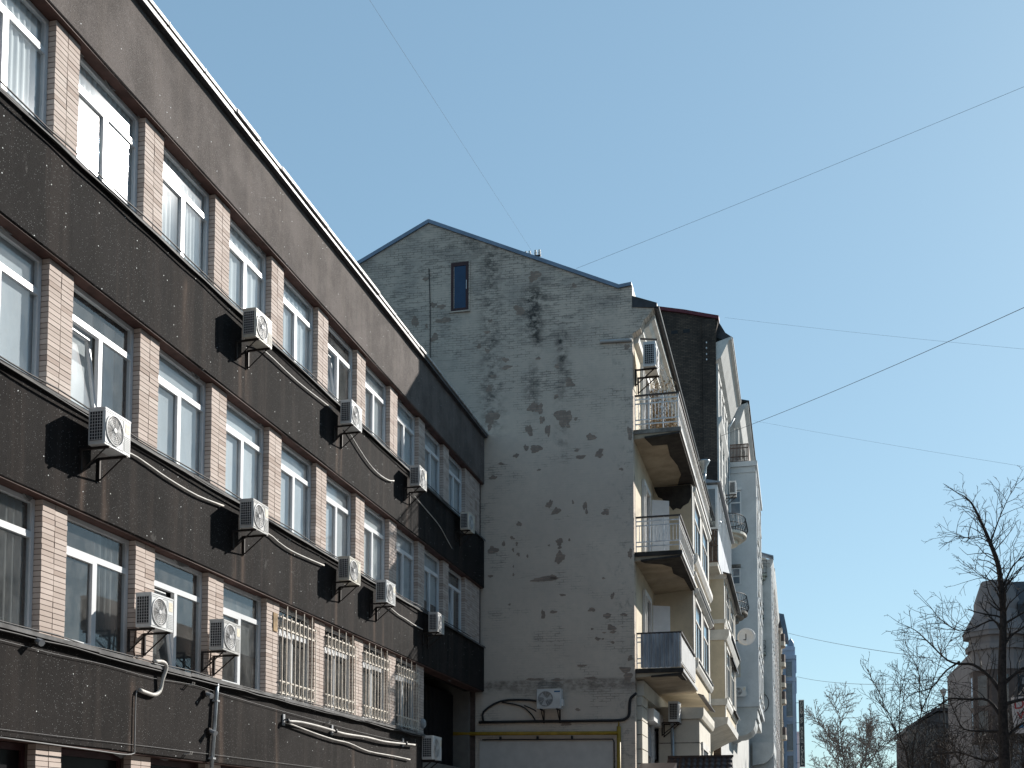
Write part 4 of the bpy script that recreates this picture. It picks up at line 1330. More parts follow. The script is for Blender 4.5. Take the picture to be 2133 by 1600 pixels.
# glazed balcony on top of the second bay
gz = MB()
gx = -3.68
gzo = MB().box(GX + 0.01, gx - 0.03, B2Y0 - 1.9, B2Y1, 15.02, 15.22).build('glazed_balcony', M['white_trim'], old)
for z0, z1, nm in ((15.25, 16.02, 'slat'), (16.10, 16.85, 'slat')):
    sm = MB().box(GX + 0.02, GX + 0.125, B2Y0 - 1.88, B2Y0 - 1.85, z0, z1).build('slat', M['brown_slat'], gzo)
    for i in range(1, 9):
        put(sm, gzo, (GX + 0.0725 + i * 0.133, B2Y0 - 1.865, z0))
for z in (15.22, 16.04, 16.86):
    MB().box(GX + 0.01, gx, B2Y0 - 1.915, B2Y0 - 1.89, z, z + 0.05).build('rail', M['brown_slat'], gzo)
MB().box(gx - 0.05, gx, B2Y0 - 1.84, B2Y1, 15.23, 16.9).build('front_panel', M['corrugated'], gzo)
gf = MB()
for x in (GX + 0.01, -4.34, gx - 0.12):
    gf.box(x, x + 0.12, B2Y0 - 1.9, B2Y0 - 1.82, 16.92, 19.2)
gf.box(GX + 0.13, gx - 0.12, B2Y0 - 1.899, B2Y0 - 1.821, 16.92, 17.02)
gf.box(GX + 0.13, gx - 0.12, B2Y0 - 1.899, B2Y0 - 1.821, 19.0, 19.2)
y = B2Y0 - 1.0
while y < B2Y1:
    gf.box(gx - 0.08, gx, y, y + 0.11, 16.92, 19.2)
    y += 1.25
gf.box(gx - 0.08, gx - 0.002, B2Y0 - 1.82, B2Y1, 19.05, 19.199)
gf.build('frame', M['pvc'], gzo)
MB().quad((GX + 0.1, B2Y0 - 1.86, 17), (gx - 0.1, B2Y0 - 1.86, 17), (gx - 0.1, B2Y0 - 1.86, 19.05), (GX + 0.1, B2Y0 - 1.86, 19.05)).build('pane', M['glass'], gzo)
MB().quad((gx - 0.04, B2Y0 - 1.8, 17), (gx - 0.04, B2Y1, 17), (gx - 0.04, B2Y1, 19.1), (gx - 0.04, B2Y0 - 1.8, 19.1)).build('pane', M['glass'], gzo)
MB().box(GX + 0.02, GX + 0.1, B2Y0 - 1.5, B2Y1, 15.3, 19.2).build('inner_wall', M['veil'], gzo)
MB().prism_y([(GX + 0.003, 19.6), (-3.5, 19.30), (-3.5, 19.25), (GX + 0.003, 19.3)], B2Y0 - 2.1, B2Y1 + 0.1).build('canopy', M['shutter'], gzo, fix=True)

# balconies between the gable corner and the first bay
BY0, BY1 = GY(GX) + 0.13, B1Y0 - 0.02
RX = -3.50
def balcony(zt, y1, style):
    rnd = random.Random(int(zt))
    s = MB()
    ys = [BY0 + (y1 - BY0) * i / 14 for i in range(15)]
    v, f = [], []
    for i, y in enumerate(ys):
        j = [rnd.uniform(-0.02, 0.02) for _ in range(4)]
        v += [(GX + 0.003, y, zt - 0.30 + j[0]), (RX - 0.05 + j[1], y, zt - 0.20 + j[1]), (RX + 0.06 + j[2] * .5, y, zt - 0.15 + j[2] * .5), (RX + 0.06 + j[3] * .5, y, zt), (GX + 0.003, y, zt)]
    for i in range(14):
        for q in range(5):
            f.append((i * 5 + q, i * 5 + 5 + q, i * 5 + 5 + (q + 1) % 5, i * 5 + (q + 1) % 5))
    f += [(0, 1, 2, 3, 4), tuple(70 + q for q in (4, 3, 2, 1, 0))]
    s.add(v, f)
    b = s.build('balcony', M['slab_under'], old, fix=True)
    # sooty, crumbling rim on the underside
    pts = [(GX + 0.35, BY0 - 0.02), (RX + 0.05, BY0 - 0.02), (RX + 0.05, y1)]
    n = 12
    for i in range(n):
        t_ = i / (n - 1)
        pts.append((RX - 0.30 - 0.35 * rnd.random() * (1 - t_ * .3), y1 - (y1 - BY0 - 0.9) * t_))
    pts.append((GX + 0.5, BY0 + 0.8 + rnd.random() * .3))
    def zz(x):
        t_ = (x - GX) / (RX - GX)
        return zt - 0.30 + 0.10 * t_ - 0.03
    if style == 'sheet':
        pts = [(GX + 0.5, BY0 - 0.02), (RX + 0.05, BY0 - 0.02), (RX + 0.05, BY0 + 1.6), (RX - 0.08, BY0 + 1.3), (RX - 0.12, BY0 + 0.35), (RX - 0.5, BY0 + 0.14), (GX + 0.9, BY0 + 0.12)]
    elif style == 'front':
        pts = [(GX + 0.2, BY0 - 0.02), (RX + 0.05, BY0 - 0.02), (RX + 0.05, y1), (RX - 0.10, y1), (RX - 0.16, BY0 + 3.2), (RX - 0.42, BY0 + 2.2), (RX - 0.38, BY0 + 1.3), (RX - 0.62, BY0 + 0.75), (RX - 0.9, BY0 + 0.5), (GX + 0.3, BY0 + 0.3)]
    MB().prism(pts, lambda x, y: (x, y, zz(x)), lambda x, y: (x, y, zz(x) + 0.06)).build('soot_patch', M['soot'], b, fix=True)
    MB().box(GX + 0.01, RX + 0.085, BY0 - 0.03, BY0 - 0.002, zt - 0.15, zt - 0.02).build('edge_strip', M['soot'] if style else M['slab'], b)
    MB().box(RX + 0.062, RX + 0.10, BY0 - 0.02, y1, zt - 0.14, zt - 0.04).build('drip_edge', M['sheet'], b)
    # railing
    zr = zt + 1.10
    x0, x1 = GX + 0.04, RX
    MB().box(x0, x1 + 0.05, BY0, BY0 + 0.08, zr, zr + 0.045).build('handrail', M['rail_dark'], b)
    MB().box(x1 - 0.03, x1 + 0.05, BY0 + 0.085, y1, zr, zr + 0.045).build('handrail', M['rail_dark'], b)
    for q, z in enumerate((zr - 0.13, zr - 0.27, zt + 0.30, zt + 0.16)):
        MB().box(x0, x1 + 0.02, BY0 + 0.02, BY0 + 0.05, z, z + 0.036).build('rail', M['rail'], b)
        MB().box(x1 - 0.01, x1 + 0.02, BY0 + 0.055, y1, z, z + 0.028).build('rail', M['rail'], b)
    for x in (x0, x0 + 0.44, x0 + 0.89, x1 - 0.01):
        MB().box(x, x + 0.028, BY0 + 0.0205, BY0 + 0.0505, zt + 0.002, zr).build('post', M['rail'], b)
    if style != 'sheet':
        for i in range(12):
            x = x0 + 0.11 + i * (x1 - x0 - 0.1) / 12
            MB().box(x, x + 0.020, BY0 + 0.026, BY0 + 0.044, zt + 0.33, zr - 0.27).build('baluster', M['rail'], b)
    if style == 'sheet':
        cg = MB()
        n = 72
        vs = []
        for i in range(n + 1):
            x = x0 + 0.14 + (x1 - x0 - 0.16) * i / n
            y = BY0 - 0.02 + 0.036 * math.sin(i / n * 2 * math.pi * 9)
            vs += [(x, y, zt + 0.02), (x, y, zr - 0.01)]
        cg.add(vs, [(2 * i, 2 * i + 2, 2 * i + 3, 2 * i + 1) for i in range(n)])
        cg.build('corrugated_sheet', M['corrugated'], b, smooth=True)
    if style == 'sheet':
        MB().box(x1 + 0.021, x1 + 0.032, BY0 + 0.1, y1 - 0.05, zt + 0.20, zr - 0.16).build('side_sheet', M['sheet'], b)
    n = int((y1 - BY0) / 0.24)
    for i in range(n):
        y = BY0 + 0.2 + i * 0.24
        MB().box(x1 - 0.002, x1 + 0.010, y, y + 0.012, zt + (0.002 if i % 5 == 0 else 0.31), zr if i % 5 == 0 else zr - 0.25).build('baluster', M['rail'], b)
    return b
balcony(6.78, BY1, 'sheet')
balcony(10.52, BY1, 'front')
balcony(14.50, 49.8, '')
# balcony doors
for z0 in (6.8, 10.55, 14.55):
    d = MB()
    d.box(GX + 0.004, GX + 0.10, 38.30, 38.46, z0, z0 + 2.75)
    d.box(GX + 0.004, GX + 0.10, 39.9, 40.06, z0, z0 + 2.75)
    d.box(GX + 0.004, GX + 0.102, 38.30, 40.06, z0 + 2.751, z0 + 2.92)
    d.box(GX + 0.004, GX + 0.05, 39.12, 39.22, z0 + 0.01, z0 + 2.74)
    dd = d.build('balcony_door', M['door_white'], old)
    MB().box(GX - 0.001, GX + 0.008, 38.46, 39.9, z0, z0 + 2.75).build('pane', M['glass_dark'], dd)
    MB().box(GX + 0.11, GX + 0.16, 38.30, 38.33, z0, z0 + 2.7).build('jamb', M['door_white'], dd)
    sh = MB().prism_z([(GX + 0.11, 40.07), (GX + 0.14, 40.05), (GX + 0.70, 40.35), (GX + 0.67, 40.38)], z0 + 0.05, z0 + 2.7)
    sh.build('open_leaf', M['door_white'], dd, fix=True)
# things on the top balcony
copy_tree(ac0, (GX + 0.03, GY(GX) + 0.62, 16.55), 0, 1.55, 'big air conditioner on the street front just round the top of the gable corner')
aw = thing('folded_awning', 'bundle of bare awning arms above the top balcony', 'awning', (-4.3, 38, 16.4))
for q in range(4):
    MB().tube([(GX + 0.25 + q * .12, 36.9 + q * .25, 17.6 - q * .05), (GX + 0.55 + q * .16, 38.2 + q * .5, 17.2 - q * .12), (GX + 0.75 + q * .12, 39.6 + q * .6, 16.4 - q * .1)], 0.022, 5).build('arm', M['rail'], aw)
MB().tube([(GX + 0.2, 36.7, 17.62), (GX + 0.75, 36.72, 17.55)], 0.03, 6).build('bar', M['rail_dark'], aw)
vn = thing('dry_vine', 'brown dried climber hanging behind the rail of the top balcony', 'plant', (-4.3, 40, 14.5))
rnd = random.Random(3)
st = MB()
lv = MB()
for i in range(34):
    x, y = rnd.uniform(-4.7, -3.95), rnd.uniform(38.6, 41.4)
    zt_ = rnd.uniform(15.6, 17.6)
    pts = [(x, y, 14.52)]
    for q in range(5):
        pts.append((x + rnd.uniform(-.12, .12), y + rnd.uniform(-.25, .25), 14.52 + (zt_ - 14.52) * (q + 1) / 5))
    st.tube(pts, 0.014, 4, 0.005)
    for q in range(70):
        k = rnd.randrange(5)
        t_ = rnd.random()
        p = Vector(pts[k]).lerp(Vector(pts[k + 1]), t_) + Vector((rnd.uniform(-.13, .13), rnd.uniform(-.13, .13), rnd.uniform(-.1, .1)))
        a = Vector((rnd.uniform(-1, 1), rnd.uniform(-1, 1), rnd.uniform(-1, 1))).normalized() * 0.06
        b = a.orthogonal().normalized() * 0.03
        lv.add([p - a, p + b, p + a, p - b], [(0, 1, 2, 3)])
st.build('stem', M['twig_dry'], vn)
lv.build('foliage', M['twig_dry'], vn)

# rain heads and the downpipe at the end of the eave
for i, (y, z, lab) in enumerate(((52.0, 18.3, 'funnel of a rain pipe on the eave of the old house, nearer one'), (60.0, 17.6, 'funnel of a rain pipe at the far end of the eave of the old house'))):
    t = thing('rain_pipe', lab, 'rain pipe', (-4.0, y, z - 1.2), 'rain pipes of the old house')
    MB().lathe([(0.10, -0.55), (0.12, -0.25), (0.26, 0.0), (0.27, 0.05), (0.25, 0.05), (0.1, -0.2)], (-3.85, y, z), 'Z', 12).build('funnel', M['zinc'], t, smooth=True)
    MB().tube([(-3.85, y, z - 0.5), (-3.85, y, z - 0.75), (-4.5, y, z - 1.6), (-4.8, y, z - 1.9), (-4.8, y, z - 3.6)], 0.085, 8).build('pipe', M['zinc'], t, smooth=True)

# ground floor: rusticated piers, shop windows with shutter boxes
def rusticated(x0, x1, y0, y1, z0, z1, ch, mat):
    c = MB().box(x0, x1 - 0.035, y0 + 0.03, y1 - 0.03, z0, z1).build('rusticated_pier', M['slab'], old)
    z = z0
    m0 = None
    while z < z1 - 0.05:
        h = min(ch - 0.03, z1 - z)
        if m0 is None or abs(h - (ch - 0.03)) > 1e-4:
            m0_ = MB().box(x0 + 0.02, x1, y0, y1, z, z + h).build('stone', mat, c)
            if m0 is None:
                m0 = m0_
        else:
            put(m0, c, ((x0 + 0.02 + x1) / 2, (y0 + y1) / 2, z))
        z += ch
for y0, y1 in ((36.75, 38.15), (43.6, 45.4), (46.9, 49.0)):
    rusticated(GX - 0.2, GX + 0.16, y0, y1, 0.13, 5.95, 0.46, M['ivory'])
MB().box(GX - 0.01, GX + 0.22, 36.72, 49.4, 5.96, 6.44).build('shop_fascia', M['ivory'], old)
for i, (y0, y1) in enumerate(((38.2, 40.1), (40.35, 42.1), (45.5, 46.85))):
    w = MB()
    w.box(GX + 0.004, GX + 0.10, y0, y0 + 0.1, 0.2, 5.3)
    w.box(GX + 0.004, GX + 0.10, y1 - 0.1, y1, 0.2, 5.3)
    w.box(GX + 0.004, GX + 0.09, y0 + 0.1, y1 - 0.1, 2.6, 2.7)
    so = w.build('shop_window', M['rail'], old)
    MB().box(GX + 0.003, GX + 0.03, y0 + 0.1, y1 - 0.1, 0.2, 5.3).build('pane', M['glass_dark'], so)
    n = 10
    s0 = MB().box(GX + 0.035, GX + 0.055, y0 + 0.1, y1 - 0.1, 4.2, 4.29).build('shutter_slat', M['shutter'], so)
    for q in range(1, n):
        put(s0, so, (GX + 0.045, (y0 + y1) / 2, 4.2 + q * 0.1))
    MB().box(GX + 0.005, GX + 0.34, y0 + 0.15, y1 - 0.1, 5.32, 5.72).build('shutter_box', M['door_white'], so)
bo = thing('notice_board', 'pale upright board with a dark swoosh on the shop front below the balconies', 'sign', (GX + 0.2, 41.5, 3.6))
MB().box(GX + 0.18, GX + 0.24, 42.2, 43.5, 3.4, 5.35).build('board', M['panel'], bo)
sw = MB()
pts = []
for i in range(9):
    t_ = i / 8
    pts.append((42.55 + 0.45 * math.sin(t_ * 3.0), 5.1 - 1.3 * t_))
poly = [(y - 0.16 * math.sin(math.pi * min(1, i / 8 + .08)), z) for i, (y, z) in enumerate(pts)] + [(y + 0.16 * math.sin(math.pi * min(1, i / 8 + .08)), z + .02) for i, (y, z) in reversed(list(enumerate(pts)))]
sw.prism_x(poly, GX + 0.241, GX + 0.246)
sw.build('swoosh', M['sign_dark'], bo, fix=True)
# vestibule under the first bay
VX = -3.32
MB().box(GX + 0.17, VX, 41.6 - 0.4, 46.5, 0.13, 5.6).build('vestibule', M['ivory'], old)
vs_ = MB()
vs_.prism_y([(GX + 0.17, 5.61), (VX + 0.10, 5.61), (VX + 0.16, 5.75), (VX + 0.16, 6.0), (GX + 0.17, 6.05)], 41.1, 46.6)
vs_.build('vestibule_cornice', M['ivory'], old, fix=True)
for z in (1.2, 2.1, 3.0, 3.9, 4.75):
    MB().box(GX + 0.18, VX + 0.006, 41.193, 46.51, z, z + 0.035).build('groove', M['slab'], old)
dr = MB()
dr.box(VX + 0.007, VX + 0.06, 42.0, 42.2, 0.14, 4.6)
dr.box(VX + 0.007, VX + 0.06, 44.4, 44.6, 0.14, 4.6)
dr.box(VX + 0.007, VX + 0.07, 41.9, 44.7, 4.61, 4.85)
dro = dr.build('entrance_door', M['white_trim'], old)
MB().box(VX + 0.006, VX + 0.03, 42.2, 44.4, 0.14, 4.6).build('leaf', M['sign_dark'], dro)
copy_tree(ac0, (GX + 0.35, 40.75, 5.45), 0, 1.35, 'air conditioner squeezed under the lowest balcony beside the vestibule')
run_tube('rain_pipe', 'blue grey rain pipe beside the vestibule wall under the balcony', 'rain pipe', [(40.9, 5.5, -4.25), (40.95, 3.0, -4.2), (40.95, 0.2, -4.2)], -4.2, 0.06, M['zinc'], None, 1, 8)
# passage wall beyond the vestibule
for y0, y1, mt in ((50.2, 52.0, 'bare'), (53.4, 55.0, 'bare'), (57.0, 60.2, 'brown_slat')):
    MB().box(GX + 0.003, GX + 0.6, y0, y1, 0.13, 6.2).build('pilaster', M[mt], old)
# tiled porch roof
po = thing('tiled_porch', 'dark brown tiled porch roof at the bottom edge in front of the old house', 'porch', (-3.1, 38.2, 0.13))
PXL, PXR = -4.12, -2.02
nx, ny = 84, 12
vs = []
for j in range(ny + 1):
    t_ = j / ny
    for i in range(nx + 1):
        u = i / nx
        x = PXL + (PXR - PXL) * u
        row = (t_ * 4) % 1.0
        zz_ = 3.45 + 0.64 * t_ + 0.035 * abs(math.sin(u * math.pi * 11)) - 0.05 * row
        vs.append((x, 37.4 + 0.85 * t_, zz_))
        if i == nx:
            pass
tm = MB().add(vs, [(j * (nx + 1) + i, j * (nx + 1) + i + 1, (j + 1) * (nx + 1) + i + 1, (j + 1) * (nx + 1) + i) for j in range(ny) for i in range(nx)])
tm.build('tile_slope', M['tile'], po)
MB().box(PXL, PXR + 0.02, 38.2, 38.34, 4.05, 4.12).build('ridge', M['tile'], po)
MB().prism_y([(PXR + 0.0, 3.38), (PXR + 0.05, 3.38), (PXR + 0.05, 3.60), (PXR + 0.0, 3.6)], 37.38, 38.3).build('barge_board', M['ivory'], po)
MB().prism_x([(37.42, 3.36), (38.3, 4.02), (39.2, 3.4), (39.2, 3.3), (37.42, 3.28)], PXL + 0.05, PXR - 0.02).build('fascia', M['tile'], po, fix=True)
for x in (PXL + 0.15, PXR - 0.15):
    MB().box(x - 0.05, x + 0.05, 37.6, 37.7, 0.13, 3.3).build('post', M['steel_dark'], po)
lw = thing('low_porch', 'black flat canopy edge at the bottom of the picture by the gable corner', 'porch', (-4.2, 35.2, 0.13))
MB().prism_x([(34.6, 3.45), (35.9, 3.75), (35.9, 3.6), (34.6, 3.3)], -4.68, -3.6).build('canopy', M['tile'], lw, fix=True)
for x in (-4.6, -3.7):
    MB().box(x - 0.04, x + 0.04, 34.7, 34.78, 0.13, 3.3).build('post', M['steel_dark'], lw)
dsh = thing('satellite_dish', 'white satellite dish on a dark arm sticking out over the street', 'dish', (-3.55, 73.2, 13.6))
dprof = [(0.0, 0.0), (0.2, 0.015), (0.4, 0.06), (0.55, 0.12), (0.56, 0.10), (0.4, 0.04), (0.0, -0.02)]
dm = MB().lathe(dprof, (0, 0, 0), 'Y', 24)
dm.v = [(x - 2.93, 73.0 - y - 0.1 + z * 0.15, z + 13.73) for x, y, z in dm.v]
dm.build('bowl', M['dish'], dsh, smooth=True, fix=True)
MB().tube([(-3.6, 73.1, 13.55), (-2.95, 72.8, 13.55), (-2.93, 72.45, 13.62)], 0.03, 6).build('arm', M['iron'], dsh)
MB().tube([(-2.93, 72.45, 13.55), (-2.93, 72.42, 13.85)], 0.035, 6).build('receiver', M['iron'], dsh)
MB().tube([(-4.9, 73.15, 13.5), (-3.4, 73.1, 13.55)], 0.035, 6).build('mast', M['iron'], dsh)

# ------------------------------------------------------------------ the tall white house with the sooty brick gable
TY0 = 72.6
TX = -4.55
tall = thing('tall_white_house', 'tall white house behind, with a sooty windowless brick gable and a maroon roof edge', 'building', (-10, 85, 0))
tg = MB()
tg.prism([(-30, 0), (TX, 0), (TX, 33.2), (-4.36, 34.15), (-5.16, 34.40), (-6.52, 34.80), (-8.2, 35.20), (-14, 36.6), (-30, 33)], lambda x, z: (x, TY0, z), lambda x, z: (x, TY0 + 0.4, z))
tgo = tg.build('brick_gable', M['dark_brick'], tall, fix=True)
MB().box(-5.38, TX - 0.01, TY0 - 0.10, TY0 - 0.001, 8, 34.1).build('chimney_breast', M['dark_brick'], tall)
te = MB()
for a, b in (((-4.34, 34.24), (-5.16, 34.47)), ((-5.16, 34.47), (-6.52, 34.87)), ((-6.52, 34.87), (-8.2, 35.27)), ((-8.2, 35.27), (-14, 36.67))):
    te.prism([a, b, (b[0], b[1] - 0.22), (a[0], a[1] - 0.22)], lambda x, z: (x, TY0 - 0.16, z), lambda x, z: (x, TY0 + 0.6, z))
te.build('roof_edging', M['maroon'], tall, fix=True)
for x in (-7.9, -7.15, -6.4):
    MB().box(x - 0.2, x + 0.22, TY0 - 0.012, TY0 + 0.05, 33.38, 33.62).build('vent_slot', M['slat_black'], tall)
for z in (32.5, 32.15, 31.75, 31.4):
    MB().box(-5.16, -5.09, TY0 - 0.2, TY0 - 0.101, z, z + 0.09).build('insulator', M['rail'], tall)
MB().box(-30, TX, TY0 + 0.41, 118, 0, 32.6).build('street_wall', M['white_house'], tall)
MB().prism_y([(-4.36, 34.1), (-3.98, 33.4), (-3.5, 33.02), (-3.5, 32.90), (-4.2, 33.0), (-14, 36.5)], TY0 + 0.61, 84.5).build('roof', M['roof_dark'], tall, fix=True)
MB().prism_y([(-14, 36.5), (-4.2, 34.0), (-4.2, 33.8), (-14, 36.3)], 84.6, 118).build('roof', M['maroon'], tall, fix=True)
co = MB()
co.prism_y([(TX, 32.58), (-3.55, 32.88), (-3.55, 32.72), (-3.75, 32.62), (-4.0, 32.1), (-4.25, 31.6), (TX, 31.4)], TY0 + 0.02, 84.5)
co.prism_y([(TX, 27.7), (TX + 0.32, 27.8), (TX + 0.32, 27.55), (TX + 0.12, 27.2), (TX, 27.1)], TY0 + 0.02, 80.0)
co.prism_y([(TX, 31.0), (TX + 0.12, 31.0), (TX + 0.12, 30.75), (TX, 30.75)], TY0 + 0.02, 84.0)
co.build('cornice', M['white_house'], tall, fix=True)
pl_ = MB()
for y in (72.64, 75.6, 78.6, 81.6):
    pl_.box(TX, TX + 0.12, y, y + 0.7, 23.2, 31.2)
pl_.build('pilasters', M['white_house'], tall)
for y in (73.9, 76.9, 79.9):
    for z in (13.2, 17.2, 20.6, 24.2, 28.2):
        face_window(tall, TX + 0.001, y, y + 1.2, z, z + 2.1, 0.07, M['white_house'], 0.18)
# projecting grey wing with a terrace on top
WY0, WXF = 84.0, -2.60
MB().box(TX + 0.001, WXF, WY0, 96.0, 10.7, 28.2).build('wing', M['grey_house'], tall)
wc = MB()
wc.box(TX + 0.002, WXF + 0.18, WY0 - 0.16, 96.1, 28.0, 28.35)
wc.box(TX + 0.002, WXF + 0.08, WY0 - 0.07, 96.05, 27.55, 27.7)
wc.box(TX + 0.002, WXF + 0.10, WY0 - 0.09, 96.05, 10.55, 10.85)
for z in (14.5, 18.3, 22.2, 25.6):
    wc.box(WXF - 0.01, WXF + 0.10, WY0 + 0.2, 95.9, z, z + 0.16)
for y in (84.02, 87.6, 91.2, 95.2):
    wc.box(WXF, WXF + 0.07, y, y + 0.6, 10.9, 27.5)
wc.build('wing_cornice', M['grey_house'], tall)
for y in (85.4, 89.0, 92.6):
    for z in (11.6, 15.2, 19.2, 23.0):
        face_window(tall, WXF + 0.001, y, y + 1.4, z, z + 2.2, 0.07, M['white_house'], 0.2)
# curved corbel under the wing
bw = MB()
n = 10
pr = [(TX + 0.002, 10.54), (WXF + 0.05, 10.54), (WXF + 0.05, 10.38), (WXF - 0.06, 10.36), (WXF - 0.06, 9.75), (WXF - 0.16, 9.70)] + [(-4.0 + 1.20 * math.cos(R(a)), 9.62 - 1.15 * math.sin(R(a)) ** 0.8) for a in range(0, 91, 15)] + [(-4.1, 8.40), (TX + 0.002, 8.2)]
bw.prism_y(pr, WY0 + 0.02, 88.6)
bw.box(TX + 0.002, WXF - 0.12, 88.7, 95.5, 9.6, 10.5)
bw.build('wing_corbel', M['grey_house2'], tall, fix=True)
# windows of the wing side that faces the camera
def cam_window(parent, x0, x1, y, z0, z1, mat, glass=None, t=0.07, blind=None):
    f = MB()
    f.box(x0, x0 + t, y - 0.05, y, z0, z1)
    f.box(x1 - t, x1, y - 0.05, y, z0, z1)
    f.box(x0 + t, x1 - t, y - 0.049, y, z1 - t, z1)
    f.box(x0 + t, x1 - t, y - 0.049, y, z0, z0 + t)
    f.box(x0 + t, x1 - t, y - 0.048, y, (z0 + z1) / 2 - t / 2, (z0 + z1) / 2 + t / 2)
    w = f.build('window', mat, parent)
    MB().box(x0 + t, x1 - t, y - 0.02, y - 0.005, z0 + t, z1 - t).build('pane', glass or M['blue_glass'], w)
    if blind:
        MB().box(x0 - 0.03, x1 + 0.03, y - 0.16, y - 0.001, z1 + 0.03, z1 + 0.25).build('shutter_box', blind, w)
    return w
cam_window(tall, -4.40, -3.60, WY0 - 0.001, 24.5, 26.25, M['pvc'], None, 0.09, M['pvc'])
cam_window(tall, -4.30, -3.72, WY0 - 0.001, 19.4, 20.6, M['pvc'], None, 0.07, M['slab'])
cam_window(tall, -4.25, -3.82, WY0 - 0.001, 12.7, 14.0, M['cream'], M['panel'], 0.05)
# terrace with brown fence
tf = MB().box(-4.53, -3.08, WY0 + 0.02, WY0 + 0.10, 28.38, 28.47).build('terrace_fence', M['brown_slat'], tall)
sm = MB().box(-4.53, -4.46, WY0 + 0.03, WY0 + 0.06, 28.5, 29.65).build('slat', M['brown_slat'], tf)
for i in range(1, 15):
    put(sm, tf, (-4.495 + i * 0.1005, WY0 + 0.045, 28.5))
for z in (28.75, 29.4, 29.66):
    MB().box(-4.53, -3.05, WY0 + 0.065, WY0 + 0.095, z, z + 0.07).build('rail', M['brown_slat'], tf)
MB().box(-3.07, -3.02, WY0 + 0.1, 92, 28.4, 29.7).build('side_boards', M['brown_slat'], tf)
# set-back storey above the terrace with its own deep eave
MB().box(-8, -4.1, 86.5, 104, 28.4, 33.2).build('set_back_storey', M['white_house'], tall)
se = MB()
se.prism_y([(-4.1, 33.3), (-3.1, 33.6), (-3.1, 33.4), (-3.4, 33.1), (-3.7, 32.2), (-4.1, 31.8)], 86.3, 104)
se.build('cornice', M['white_house'], tall, fix=True)
MB().prism_y([(-8, 35.0), (-3.0, 33.68), (-3.0, 33.58), (-8, 34.8)], 86.2, 104.2).build('roof', M['roof_dark'], tall, fix=True)
ps = MB()
for y in (87.0, 90.5, 94.0, 97.5):
    ps.box(-4.1, -3.85, y, y + 0.8, 28.5, 31.9)
ps.build('pilasters', M['white_house'], tall)
MB().box(-4.6, -3.75, 92.0, 93.4, 33.9, 35.9).build('chimney', M['roof_blue'], tall)
run_tube('rain_pipe', 'long pale blue rain pipe down the front of the tall white house', 'rain pipe', [(83.6, 31.5, -4.0), (83.6, 30.8, -4.42), (83.6, 18, -4.42), (83.6, 9, -4.42)], -4.42, 0.075, M['zinc'], None, 1, 8)
copy_tree(ac0, (TX + 0.02, 80.0, 24.75), 0, 1.7, 'dark sided air conditioner on the front of the tall white house')
copy_tree(ac0, (-3.86, WY0 - 0.01, 11.25), -math.pi / 2, 1.35, 'air conditioner facing the camera below the satellite dish on the grey wing', skip=('bracket',))

def round_balcony(parent, cx, cy, z, r, mat_rail, slab_mat):
    """half round balcony with a wrought iron basket"""
    pr_ = [(cx + r * math.cos(R(a)), cy + r * 1.6 * math.sin(R(a))) for a in range(-90, 91, 15)] + [(cx - 0.5, cy + 1.6 * r), (cx - 0.5, cy - 1.6 * r)]
    b = MB()
    b.prism_z(pr_, z - 0.16, z)
    b.prism_z([(cx + (x - cx) * 0.8, cy + (y - cy) * 0.8) for x, y in pr_], z - 0.34, z - 0.161)
    b.prism_z([(cx + (x - cx) * 0.5, cy + (y - cy) * 0.5) for x, y in pr_], z - 0.62, z - 0.341)
    bo_ = b.build('round_balcony', slab_mat, parent, fix=True)
    rl = MB()
    for h in (0.12, 0.55, 1.1):
        rl.tube([(cx + (r - 0.05) * math.cos(R(a)), cy + (r - 0.05) * 1.6 * math.sin(R(a)), z + h) for a in range(-90, 91, 15)], 0.028, 4)
    for a in range(-90, 91, 9):
        u, w = math.cos(R(a)), 1.6 * math.sin(R(a))
        rl.tube([(cx + (r - 0.05) * u, cy + (r - 0.05) * w, z), (cx + (r + 0.10) * u, cy + (r + 0.10) * w, z + 0.35), (cx + (r - 0.05) * u, cy + (r - 0.05) * w, z + 1.1)], 0.017, 4)
    tag(rl.build('iron_basket', mat_rail, bo_), kind='stuff')
    return bo_
round_balcony(tall, -4.15, 77.5, 21.3, 1.15, M['iron'], M['ivory'])
round_balcony(tall, -4.15, 77.5, 16.1, 1.15, M['iron'], M['slab'])

# ------------------------------------------------------------------ houses farther down the street
def far_house(label, x0, xf, y0, y1, z1, mat, rows, cols, cornice=0.35, trim=None, groups=None, name='town_house'):
    h = thing(name, label, 'building', ((x0 + xf) / 2, (y0 + y1) / 2, 0), 'houses along the far street')
    MB().box(x0, xf, y0, y1, 0, z1).build('wall', mat, h)
    c = MB()
    c.prism_y([(xf - 0.02, z1 + 0.02), (xf + cornice, z1 + 0.02), (xf + cornice, z1 - 0.25), (xf + 0.1, z1 - 0.7), (xf - 0.02, z1 - 0.8)], y0 - 0.15, y1)
    c.box(x0, xf - 0.03, y0 - 0.15, y0 - 0.003, z1 - 0.35, z1 + 0.02)
    for i in range(rows + 1):
        z = 4.2 + (z1 - 5.4) * i / rows
        c.box(xf - 0.01, xf + 0.1, y0 + 0.1, y1, z, z + 0.22)
    for j in range(cols + 1):
        y = y0 + (y1 - y0 - 0.7) * j / cols
        c.box(xf - 0.01, xf + 0.08, y + 0.02, y + 0.6, 4.5, z1 - 0.85)
    c.build('cornice', trim or mat, h, fix=True)
    dz = (z1 - 5.4) / rows
    dy = (y1 - y0 - 0.7) / cols
    for i in range(rows):
        for j in range(cols):
            face_window(h, xf + 0.001, y0 + dy * j + dy * 0.5 - 0.35, y0 + dy * j + dy * 0.5 + 0.95, 4.2 + dz * i + dz * 0.28, 4.2 + dz * i + dz * 0.86, 0.07, trim or mat, 0.16)
    return h

